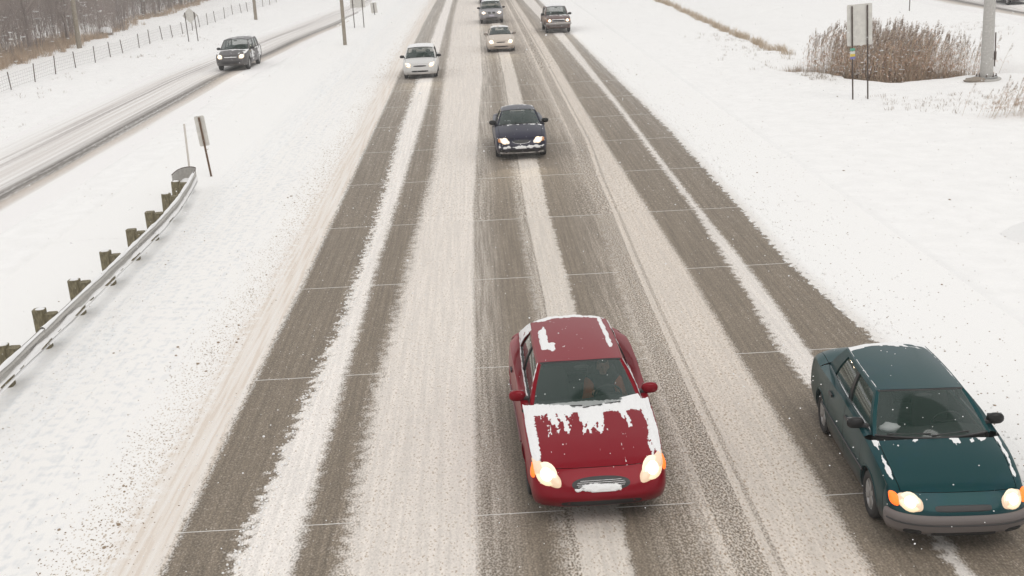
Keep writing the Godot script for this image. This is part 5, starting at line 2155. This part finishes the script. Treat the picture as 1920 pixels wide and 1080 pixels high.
func navy_sedan() -> void:
	var c := start("sedan_car", Vector3(1.35, 0, -39.75), 0.0, "dark navy sedan with black mirrors, alone in the middle lane behind the red sedan", "car")
	c.paint = car_paint("navy_paint", 0.35, 0.2)
	c.colour = Color(0.022, 0.022, 0.040)
	c.dirt = Color(0.20, 0.185, 0.18)
	c.grime = 0.55
	sedan_like(c, 0.925, 0.975, 0.885)
	c.wheel_r = 0.29
	c.n_nose = 3.0
	body(c, {"doors": [-0.84, -0.08, 0.71], "mirror_col": Color(0.025, 0.025, 0.025)})
	headlamp(c, 0.545, 0.625, 0.17, 0.062, 2.7, 0.06, 0.16, -0.015, 0.085, M.headlight_glow_white, 0.69, M.amber, 0.045)
	var g := put(front_patch(c, 0.0, 0.60, 0.27, 0.055, 2.4, 0.0, 0.002, 0.004, 3, 30), "grille", M.dark_plastic, c.root)
	var rim := MB.new()
	var path := []
	var rad := []
	for i in 29:
		var an := PI + PI * i / 28.0
		path.append(c.front_pt(cos(an) * 0.285, 0.615 + sin(an) * 0.072, 0.006))
		rad.append(0.009)
	rim.tube(path, rad, 6)
	put(rim, "chrome_edge", M.chrome, g)
	put(front_patch(c, 0.0, 0.335, 0.40, 0.038, 5.0, 0.0, 0.002, 0.0, 3, 30), "lower_intake", M.under, c.root)
	for sd in [1.0, -1.0]: put(front_patch(c, 0.62 * sd, 0.335, 0.075, 0.036, 3.0, 0.0, 0.002, 0.0, 3, 16), "vent", M.under, c.root)
	# salt and snow dust on the bumper
	add_snow(c, func(u: float, v: float) -> Vector3: return c.front_pt(lerpf(-0.72, 0.72, u), lerpf(0.40, 0.50, v), 0.002),
		func(u: float, v: float, p: Vector3) -> float: return 0.006 * (0.38 - absf(v - 0.5) + 0.7 * pos_noise(p, 5.0)), 60, 14)
	add_snow(c, func(u: float, v: float) -> Vector3: return c.front_pt(lerpf(-0.70, 0.70, u), lerpf(0.22, 0.29, v), 0.002),
		func(u: float, v: float, p: Vector3) -> float: return 0.008 * (0.25 - absf(v - 0.5) + 0.8 * pos_noise(p, 4.0)), 60, 10)
	var sc := c.k_cowl * SUB
	add_snow(c, func(u: float, v: float) -> Vector3: return c.sp(lerpf(sc + 0.2, sc + 3.0, v), lerpf(-0.9, 0.9, u)),
		func(u: float, v: float, p: Vector3) -> float: return 0.012 * (0.10 - v * 0.9 + 1.0 * pos_noise(Vector3(p.x * 2.0, 0, p.z), 5.0)), 60, 14)
	add_snow(c, func(u: float, v: float) -> Vector3: return c.roof_pt(lerpf(-0.96, 0.96, u), v),
		func(u: float, v: float, p: Vector3) -> float: return 0.012 * (sm(0.92, 0.98, absf(u * 2.0 - 1.0)) * 0.7 + sm(0.5, 1.0, v) * 0.45 - 0.5 + 0.8 * pos_noise(p, 4.0)), 40, 40)


func beige_sedan() -> void:
	var c := start("sedan_car", Vector3(1.62, 0, -73.9), 0.0, "pale beige sedan with a snow-filled front lip in the middle lane behind the navy sedan", "car")
	c.paint = car_paint("beige_paint", 0.4, 0.1)
	c.colour = Color(0.56, 0.49, 0.42)
	c.dirt = Color(0.36, 0.30, 0.25)
	c.grime = 0.6
	c.fine = false
	sedan_like(c, 0.925, 0.96, 0.90)
	c.wheel_r = 0.30
	body(c, {"doors": [-0.84, -0.08, 0.71], "mirror_col": Color(0.30, 0.26, 0.23), "molding": false})
	headlamp(c, 0.56, 0.615, 0.16, 0.07, 2.4, 0.1, 0.2, 0.0, 0.105, M.headlight_glow_white)
	put(front_patch(c, 0.0, 0.60, 0.26, 0.030, 3.0, 0.0, 0.002, 0.002, 3, 24), "grille", M.under, c.root)
	put(front_patch(c, 0.0, 0.36, 0.42, 0.040, 4.0, 0.0, 0.002, 0.0, 3, 24), "lower_intake", M.dark_plastic, c.root)
	add_snow(c, func(u: float, v: float) -> Vector3: return c.front_pt(lerpf(-0.72, 0.72, u), lerpf(0.20, 0.30, v), 0.004),
		func(u: float, v: float, p: Vector3) -> float: return 0.02 * (0.5 - absf(v - 0.5) + 0.6 * pos_noise(p, 4.0)), 40, 8)
	roof_snow(c, 0.25)


func roof_snow(c: Car, much: float) -> void:
	add_snow(c, func(u: float, v: float) -> Vector3: return c.roof_pt(lerpf(-0.96, 0.96, u), v),
		func(u: float, v: float, p: Vector3) -> float: return 0.02 * (much + sm(0.3, 1.0, v) * 0.3 - 0.15 + 0.6 * pos_noise(p, 3.0)), 30, 24)


const TALL := [[-2.00, 0.30, -1.85, 0.30, 0.84], [-2.14, 0.45, -1.86, 0.45, 0.84], [-2.16, 0.62, -1.87, 0.62, 0.84], [-2.12, 0.85, -1.88, 0.83, 0.84], [-2.08, 1.02, -1.89, 0.98, 0.83], [-2.04, 1.06, -1.86, 1.02, 0.83], [-1.90, 1.08, -1.80, 1.03, 0.83],
	[1.02, 1.10, 0.80, 1.02, 0.83], [1.45, 1.07, 1.30, 1.00, 0.825], [1.88, 1.00, 1.68, 0.95, 0.81], [2.06, 0.92, 1.80, 0.90, 0.80], [2.13, 0.80, 1.81, 0.80, 0.80], [2.16, 0.66, 1.82, 0.66, 0.80], [2.18, 0.52, 1.825, 0.52, 0.80], [2.15, 0.38, 1.83, 0.38, 0.80], [2.02, 0.30, 1.84, 0.30, 0.80]]
const TALL_KEYS := [[1.02, 1.10, 0.78, 0.765, 1.05], [0.42, 1.62, 0.28, 0.645, 1.56], [-1.72, 1.60, -1.64, 0.635, 1.54], [-2.02, 1.09, -1.84, 0.74, 1.05]]


func tall_like(c: Car, sx: float, sy: float, sz: float) -> void:
	c.rows = scaled(TALL, sx, sy, sz)
	c.A0 = scaled_key(TALL_KEYS[0], sx, sy, sz)
	c.A1 = scaled_key(TALL_KEYS[1], sx, sy, sz)
	c.B1 = scaled_key(TALL_KEYS[2], sx, sy, sz)
	c.B0 = scaled_key(TALL_KEYS[3], sx, sy, sz)
	c.axle_f = 1.30 * sz
	c.axle_r = -1.30 * sz
	c.track = 0.73 * sx
	c.sill = 0.30 * sy
	c.wheel_r = 0.35
	c.fine = false


func cab_forward(c: Car, foot: float, head: float) -> void:
	c.A0[0] += foot
	c.A0[2] += foot
	c.A1[0] += head
	c.A1[2] += head
	c.rows[7][0] += foot
	c.rows[7][2] += foot
	c.rows[8][0] += foot * 0.5
	c.rows[8][2] += foot * 0.5


func kidney_suv() -> void:
	var c := start("suv_car", Vector3(1.50, 0, -96.0), 0.0, "silver-grey utility car with a split twin grille, close behind the beige sedan", "car")
	c.paint = car_paint("silver_paint", 0.35, 0.4)
	c.colour = Color(0.30, 0.29, 0.30)
	c.dirt = Color(0.13, 0.105, 0.09)
	c.grime = 1.0
	tall_like(c, 1.07, 1.0, 1.06)
	body(c, {"trunk": false, "doors": [-1.0, -0.1, 0.80], "mirror_col": Color(0.04, 0.035, 0.035), "pillars": [[0.40, 0.43], [0.68, 0.71], [0.93, 1.0]]})
	headlamp(c, 0.60, 0.83, 0.17, 0.075, 2.6, 0.0, 0.06, 0.0, 0.10, M.headlight_glow_white)
	for sd in [1.0, -1.0]:
		put(front_patch(c, 0.17 * sd, 0.83, 0.155, 0.085, 3.0, 0.0, 0.003, 0.004, 3, 24), "grille_rim", M.chrome, c.root)
		put(front_patch(c, 0.17 * sd, 0.835, 0.135, 0.070, 3.0, 0.0, 0.010, 0.004, 3, 24), "grille", M.dark_plastic, c.root)
	put(front_patch(c, 0.0, 0.62, 0.19, 0.06, 8.0, 0.0, 0.012, 0.0, 3, 24), "licence_plate", M.plate, c.root)
	put(front_patch(c, 0.0, 0.45, 0.45, 0.05, 5.0, 0.0, 0.003, 0.0, 3, 24), "lower_intake", M.under, c.root)
	roof_snow(c, 0.45)


func white_hatchback() -> void:
	var c := start("hatchback_car", Vector3(-2.75, 0, -62.7), 0.0, "white hatchback with dark mirrors alone in the left lane, headlights on", "car")
	c.paint = car_paint("white_paint", 0.4, 0.0)
	c.colour = Color(0.62, 0.615, 0.60)
	c.dirt = Color(0.42, 0.385, 0.36)
	c.grime = 0.5
	tall_like(c, 1.02, 0.89, 0.98)
	c.fine = true
	cab_forward(c, 0.14, 0.04)
	c.sill = 0.22
	c.wheel_r = 0.30
	for r in c.rows.size():
		if r < 6: c.rows[r][1] -= 0.06 * (1.0 - r / 6.0)
		if r >= 9:
			c.rows[r][1] = lerpf(c.rows[r][1], c.rows[r][1] * 0.86, clampf((r - 8.0) / 4.0, 0.0, 1.0))
			c.rows[r][3] = lerpf(c.rows[r][3], c.rows[r][3] * 0.86, clampf((r - 8.0) / 4.0, 0.0, 1.0))
			c.rows[r][0] += 0.05
	body(c, {"trunk": false, "doors": [-0.95, -0.1, 0.76], "mirror_col": Color(0.03, 0.03, 0.03), "pillars": [[0.40, 0.43], [0.70, 0.73], [0.90, 1.0]], "molding": false})
	headlamp(c, 0.60, 0.700, 0.155, 0.085, 2.1, 0.25, 0.35, -0.02, 0.095, M.headlight_glow_white)
	put(front_patch(c, 0.0, 0.655, 0.33, 0.034, 2.6, 0.0, 0.002, 0.002, 3, 26), "grille", M.under, c.root)
	put(front_patch(c, 0.0, 0.40, 0.42, 0.040, 4.0, 0.0, 0.002, 0.0, 3, 26), "lower_intake", M.under, c.root)
	roof_snow(c, 0.45)


func old_suv() -> void:
	var c := start("suv_car", Vector3(5.80, 0, -85.0), 0.02, "brownish boxy utility vehicle with a pale bumper in the right lane, far up the road", "car")
	c.paint = car_paint("maroon_paint", 0.45, 0.15)
	c.colour = Color(0.135, 0.085, 0.075)
	c.dirt = Color(0.17, 0.145, 0.13)
	c.grime = 0.9
	tall_like(c, 1.02, 1.05, 1.08)
	c.n_nose = 4.5
	c.crown = 5.0
	c.sill = 0.42
	c.wheel_r = 0.37
	for r in [11, 12, 13]: c.rows[r][0] -= 0.02
	body(c, {"trunk": false, "doors": [-1.0, -0.1, 0.80], "mirror_col": Color(0.03, 0.028, 0.028), "mirror": 1.1, "pillars": [[0.36, 0.40], [0.64, 0.68], [0.94, 1.0]]})
	headlamp(c, 0.60, 0.85, 0.105, 0.085, 2.3, 0.0, 0.0, 0.0, 0.095, M.headlight_glow_white, 0.755, M.amber, 0.045)
	put(front_patch(c, 0.0, 0.85, 0.44, 0.085, 6.0, 0.0, 0.002, 0.002, 3, 24), "grille_rim", M.chrome, c.root)
	put(front_patch(c, 0.0, 0.85, 0.40, 0.060, 6.0, 0.0, 0.010, 0.002, 3, 24), "grille", M.dark_plastic, c.root)
	var bp := MB.new()
	var pts := PackedVector3Array()
	for i in 25:
		var x := lerpf(-0.80, 0.80, i / 24.0)
		for q in [[0.73, -0.01], [0.725, 0.07], [0.66, 0.085], [0.59, 0.08], [0.57, -0.01]]: pts.append(c.front_pt(x, q[0], q[1]))
	bp.quad_grid(pts, 5, 25)
	put(bp.outward(Vector3(0, 0.5, 0)), "bumper", mat("pale_bumper", lin(0.40, 0.375, 0.36), 0.5, 0.3), c.root)
	put(front_patch(c, 0.0, 0.50, 0.62, 0.07, 6.0, 0.0, 0.004, 0.0, 3, 24), "valance", M.salty_plastic, c.root)
	roof_snow(c, 0.55)
	var sc := c.k_cowl * SUB
	add_snow(c, func(u: float, v: float) -> Vector3: return c.sp(lerpf(sc + 0.2, sc + 9.0, v), lerpf(-0.9, 0.9, u)),
		func(u: float, v: float, p: Vector3) -> float: return 0.012 * (0.15 - v * 0.55 + 1.0 * pos_noise(Vector3(p.x * 2.0, 0, p.z), 4.0)), 40, 24)


func ramp_suv() -> void:
	var c := start("suv_car", Vector3(-13.62, 0.02, -70.8), -0.035, "dark grey crossover with snow along its hood edges, alone on the ramp road at left", "car")
	c.paint = car_paint("charcoal_paint", 0.4, 0.3)
	c.colour = Color(0.115, 0.108, 0.108)
	c.dirt = Color(0.24, 0.225, 0.22)
	c.grime = 0.8
	tall_like(c, 1.06, 1.02, 1.04)
	c.fine = true
	c.crown = 2.6
	cab_forward(c, 0.20, 0.08)
	c.rows[9][1] -= 0.05
	c.rows[10][1] -= 0.06
	body(c, {"trunk": false, "doors": [-1.0, -0.1, 0.80], "mirror_col": Color(0.04, 0.04, 0.04), "pillars": [[0.38, 0.42], [0.66, 0.70], [0.90, 1.0]], "belt": M.dark_plastic})
	headlamp(c, 0.61, 0.80, 0.155, 0.085, 2.3, 0.2, 0.25, 0.0, 0.11, M.headlight_glow_white)
	put(front_patch(c, 0.0, 0.80, 0.34, 0.045, 3.0, 0.0, 0.002, 0.002, 3, 26), "grille", M.under, c.root)
	add_snow(c, func(u: float, v: float) -> Vector3: return c.front_pt(lerpf(-0.34, 0.34, u), lerpf(0.755, 0.80, v), 0.012),
		func(u: float, v: float, p: Vector3) -> float: return 0.02 * (0.55 - absf(v - 0.4) + 0.4 * pos_noise(p, 5.0)), 24, 6)
	put(front_patch(c, 0.0, 0.50, 0.55, 0.085, 5.0, 0.0, 0.003, 0.0, 3, 26), "lower_intake", M.dark_plastic, c.root)
	var sc := c.k_cowl * SUB
	add_snow(c, func(u: float, v: float) -> Vector3: return c.sp(lerpf(sc + 0.2, c.k_nose * SUB, v), lerpf(-0.98, 0.98, u)),
		func(u: float, v: float, p: Vector3) -> float:
			var e := absf(u * 2.0 - 1.0)
			return 0.03 * (sm(0.22, 0.05, v) * 0.9 + sm(0.72, 0.92, e) * (0.9 if u > 0.5 else 0.7) * sm(1.0, 0.7, v) - 0.42 + 0.9 * pos_noise(p, 3.5)), 60, 40)
	roof_snow(c, 0.0)
	# snow blown along the flank
	add_snow(c, func(u: float, v: float) -> Vector3:
			var z := lerpf(-1.75, 1.2, u)
			var e := c.edge(z)
			var y := lerpf(e[0] - 0.02, 0.45, v)
			return Vector3(c.side_x(e[1], e[0], y) + 0.004, y, z),
		func(u: float, v: float, p: Vector3) -> float: return 0.012 * (0.12 - absf(v - 0.35) * 0.6 + 1.0 * pos_noise(p, 2.5)), 60, 20)


func top_truck() -> void:
	var c := start("van_car", Vector3(1.75, 0, -121.0), 0.0, "white van at the very top edge, just behind the silver-grey utility car", "van")
	c.paint = car_paint("van_paint", 0.4, 0.0)
	c.colour = Color(0.58, 0.58, 0.57)
	c.dirt = Color(0.30, 0.27, 0.25)
	c.grime = 0.7
	tall_like(c, 1.12, 1.22, 1.15)
	body(c, {"trunk": false, "doors": [-1.0, -0.1, 0.85], "mirror_col": Color(0.04, 0.04, 0.04), "pillars": [[0.36, 0.40], [0.90, 1.0]]})
	headlamp(c, 0.66, 1.0, 0.15, 0.09, 3.0, 0.0, 0.0, 0.0, 0.09, M.headlight_glow_white)
	put(front_patch(c, 0.0, 0.98, 0.42, 0.09, 5.0, 0.0, 0.003, 0.0, 3, 24), "grille", M.dark_plastic, c.root)
	put(front_patch(c, 0.0, 0.62, 0.70, 0.08, 6.0, 0.0, 0.004, 0.0, 3, 24), "bumper", M.salty_plastic, c.root)


func far_suv() -> void:
	var c := start("suv_car", Vector3(39.3, ground_h(39.3, -87.0) + 0.1, -88.2), 0.0, "dark vehicle on the far road, cut by the upper right corner of the picture", "car")
	c.paint = car_paint("brown_paint", 0.45, 0.1)
	c.colour = Color(0.10, 0.08, 0.075)
	c.dirt = Color(0.13, 0.115, 0.11)
	c.grime = 0.9
	tall_like(c, 1.05, 1.05, 1.05)
	body(c, {"trunk": false, "pillars": [[0.38, 0.42], [0.66, 0.70], [0.92, 1.0]], "mirror_col": Color(0.03, 0.03, 0.03)})
	headlamp(c, 0.60, 0.84, 0.14, 0.08, 2.6, 0.0, 0.0, 0.0, 0.08, M.headlight_lens)
	put(front_patch(c, 0.0, 0.83, 0.38, 0.07, 5.0, 0.0, 0.003, 0.0, 3, 24), "grille", M.dark_plastic, c.root)


# ---------------------------------------------------------------- the driver of the red car
func capsules(mb: MB, caps: Array, cell: float, k: float) -> void:
	var lo := Vector3.ONE * 1e9
	var hi := -lo
	for q in caps:
		var r := maxf(q[2], q[3]) + cell * 2.0
		lo = lo.min(q[0] - Vector3.ONE * r).min(q[1] - Vector3.ONE * r)
		hi = hi.max(q[0] + Vector3.ONE * r).max(q[1] + Vector3.ONE * r)
	var n := Vector3i(((hi - lo) / cell).ceil()) + Vector3i.ONE
	var d := PackedFloat32Array()
	d.resize(n.x * n.y * n.z)
	d.fill(1.0)
	for q in caps:
		var a: Vector3 = q[0]
		var b: Vector3 = q[1]
		var ra: float = q[2]
		var rb: float = q[3]
		var m := maxf(ra, rb) + k + cell * 2.0
		var i0 := Vector3i(((a.min(b) - Vector3.ONE * m - lo) / cell).floor()).clamp(Vector3i.ZERO, n - Vector3i.ONE)
		var i1 := Vector3i(((a.max(b) + Vector3.ONE * m - lo) / cell).ceil()).clamp(Vector3i.ZERO, n - Vector3i.ONE)
		var ab := b - a
		var l2 := maxf(ab.length_squared(), 1e-9)
		for z in range(i0.z, i1.z + 1):
			for y in range(i0.y, i1.y + 1):
				for x in range(i0.x, i1.x + 1):
					var p := lo + Vector3(x, y, z) * cell
					var t := clampf((p - a).dot(ab) / l2, 0.0, 1.0)
					var v := p.distance_to(a + ab * t) - lerpf(ra, rb, t)
					var id := (z * n.y + y) * n.x + x
					var o := d[id]
					var h := maxf(k - absf(o - v), 0.0) / k
					d[id] = minf(o, v) - h * h * k * 0.25
	var at := {}
	var base := mb.P.size()
	for z in n.z - 1:
		for y in n.y - 1:
			for x in n.x - 1:
				var sum := Vector3.ZERO
				var cnt := 0
				for e in [[0, 0, 0, 1, 0, 0], [0, 1, 0, 1, 1, 0], [0, 0, 1, 1, 0, 1], [0, 1, 1, 1, 1, 1], [0, 0, 0, 0, 1, 0], [1, 0, 0, 1, 1, 0], [0, 0, 1, 0, 1, 1], [1, 0, 1, 1, 1, 1], [0, 0, 0, 0, 0, 1], [1, 0, 0, 1, 0, 1], [0, 1, 0, 0, 1, 1], [1, 1, 0, 1, 1, 1]]:
					var va := d[((z + e[2]) * n.y + y + e[1]) * n.x + x + e[0]]
					var vb := d[((z + e[5]) * n.y + y + e[4]) * n.x + x + e[3]]
					if (va < 0.0) != (vb < 0.0):
						sum += Vector3(e[0], e[1], e[2]).lerp(Vector3(e[3], e[4], e[5]), va / (va - vb))
						cnt += 1
				if cnt:
					at[(z * n.y + y) * n.x + x] = mb.P.size()
					mb.P.append(lo + (Vector3(x, y, z) + sum / cnt) * cell)
	for z in range(1, n.z - 1):
		for y in range(1, n.y - 1):
			for x in range(1, n.x - 1):
				var id := (z * n.y + y) * n.x + x
				var v := d[id]
				for ax in 3:
					var step: int = [1, n.x, n.x * n.y][ax]
					if (v < 0.0) == (d[id + step] < 0.0): continue
					var u: int = [n.x, n.x * n.y, 1][ax]
					var w: int = [n.x * n.y, 1, n.x][ax]
					var q := [at.get(id - u - w, -1), at.get(id - w, -1), at.get(id, -1), at.get(id - u, -1)]
					if q.has(-1): continue
					if v < 0.0: mb.I.append_array(PackedInt32Array([q[0], q[2], q[1], q[0], q[3], q[2]]))
					else: mb.I.append_array(PackedInt32Array([q[0], q[1], q[2], q[0], q[2], q[3]]))


func driver(c: Car) -> void:
	var root := thing("person", Vector3.ZERO, 0.0, "driver in a dark jacket with rust-orange sleeves holding the steering wheel of the red sedan", "person")
	root.transform = c.root.transform * Transform3D(Basis.IDENTITY, Vector3(0.36, 0.44, c.A0[2] - 1.0))
	var coat := MB.new()
	var caps := [[Vector3(0, 0.10, -0.02), Vector3(0, 0.34, -0.06), 0.155, 0.165], [Vector3(0, 0.34, -0.06), Vector3(0, 0.46, -0.06), 0.16, 0.12], [Vector3(-0.16, 0.47, -0.05), Vector3(0.16, 0.47, -0.05), 0.075, 0.075]]
	for s in [-1.0, 1.0]:
		caps.append([Vector3(s * 0.19, 0.46, -0.04), Vector3(s * 0.25, 0.26, 0.14), 0.07, 0.058])
		caps.append([Vector3(s * 0.25, 0.26, 0.14), Vector3(s * 0.175, 0.42, 0.36), 0.056, 0.042])
		caps.append([Vector3(s * 0.09, 0.08, 0.02), Vector3(s * 0.12, 0.14, 0.42), 0.085, 0.065])
	capsules(coat, caps, 0.016, 0.05)
	put(coat.outward(Vector3(0, 0.3, 0)), "body", mat("jacket", lin(0.035, 0.035, 0.04), 0.85), root)
	var head := MB.new()
	capsules(head, [[Vector3(0, 0.52, -0.05), Vector3(0, 0.60, -0.03), 0.052, 0.05], [Vector3(0, 0.665, -0.035), Vector3(0, 0.70, -0.05), 0.074, 0.088], [Vector3(0, 0.625, 0.02), Vector3(0, 0.64, 0.0), 0.045, 0.055],
		[Vector3(0, 0.675, 0.045), Vector3(0, 0.65, 0.062), 0.012, 0.016], [Vector3(-0.078, 0.67, -0.03), Vector3(-0.08, 0.645, -0.03), 0.014, 0.012], [Vector3(0.078, 0.67, -0.03), Vector3(0.08, 0.645, -0.03), 0.014, 0.012]], 0.008, 0.025)
	put(head.outward(Vector3(0, 0.64, -0.03)), "head", mat("skin", lin(0.42, 0.25, 0.18), 0.6), root)
	var hair := MB.new()
	capsules(hair, [[Vector3(0, 0.715, -0.075), Vector3(0, 0.735, -0.045), 0.082, 0.072], [Vector3(0, 0.66, -0.09), Vector3(0, 0.70, -0.09), 0.06, 0.07]], 0.009, 0.02)
	put(hair.outward(Vector3(0, 0.7, -0.06)), "hair", mat("hair", lin(0.05, 0.035, 0.025), 0.8), root)
	for s in [-1.0, 1.0]:
		var sleeve := MB.new()
		capsules(sleeve, [[Vector3(s * 0.195, 0.45, -0.035), Vector3(s * 0.255, 0.26, 0.14), 0.082, 0.068], [Vector3(s * 0.255, 0.26, 0.14), Vector3(s * 0.18, 0.41, 0.345), 0.066, 0.048]], 0.014, 0.03)
		put(sleeve.outward(Vector3(s * 0.22, 0.35, 0.1)), "sleeve", mat("sleeve", lin(0.42, 0.12, 0.05), 0.85), root)
		var eye := MB.new()
		eye.ball(Vector3(s * 0.031, 0.685, 0.036), Vector3(0.009, 0.005, 0.006), 8, 6)
		put(eye, "eye", M.under, root)
		var hand := MB.new()
		var w := Vector3(s * 0.172, 0.432, 0.375)
		var hc := [[w, w + Vector3(s * 0.004, 0.035, 0.05), 0.027, 0.032]]
		for k in 4:
			var a := w + Vector3(s * 0.008, 0.012 + 0.017 * k, 0.065 + 0.004 * k)
			var b := a + Vector3(s * 0.012, 0.004, 0.034 - 0.003 * absf(k - 1.5))
			hc.append([a, b, 0.0095, 0.009])
			hc.append([b, b + Vector3(-s * 0.024, 0.002, 0.012), 0.009, 0.0085])
			hc.append([b + Vector3(-s * 0.024, 0.002, 0.012), b + Vector3(-s * 0.036, 0.0, -0.008), 0.0085, 0.008])
		hc.append([w + Vector3(-s * 0.015, 0.03, 0.03), w + Vector3(-s * 0.03, 0.066, 0.055), 0.012, 0.010])
		hc.append([w + Vector3(-s * 0.03, 0.066, 0.055), w + Vector3(-s * 0.025, 0.085, 0.08), 0.010, 0.009])
		capsules(hand, hc, 0.005, 0.010)
		put(hand.outward(w), "hand", M.skin, root)
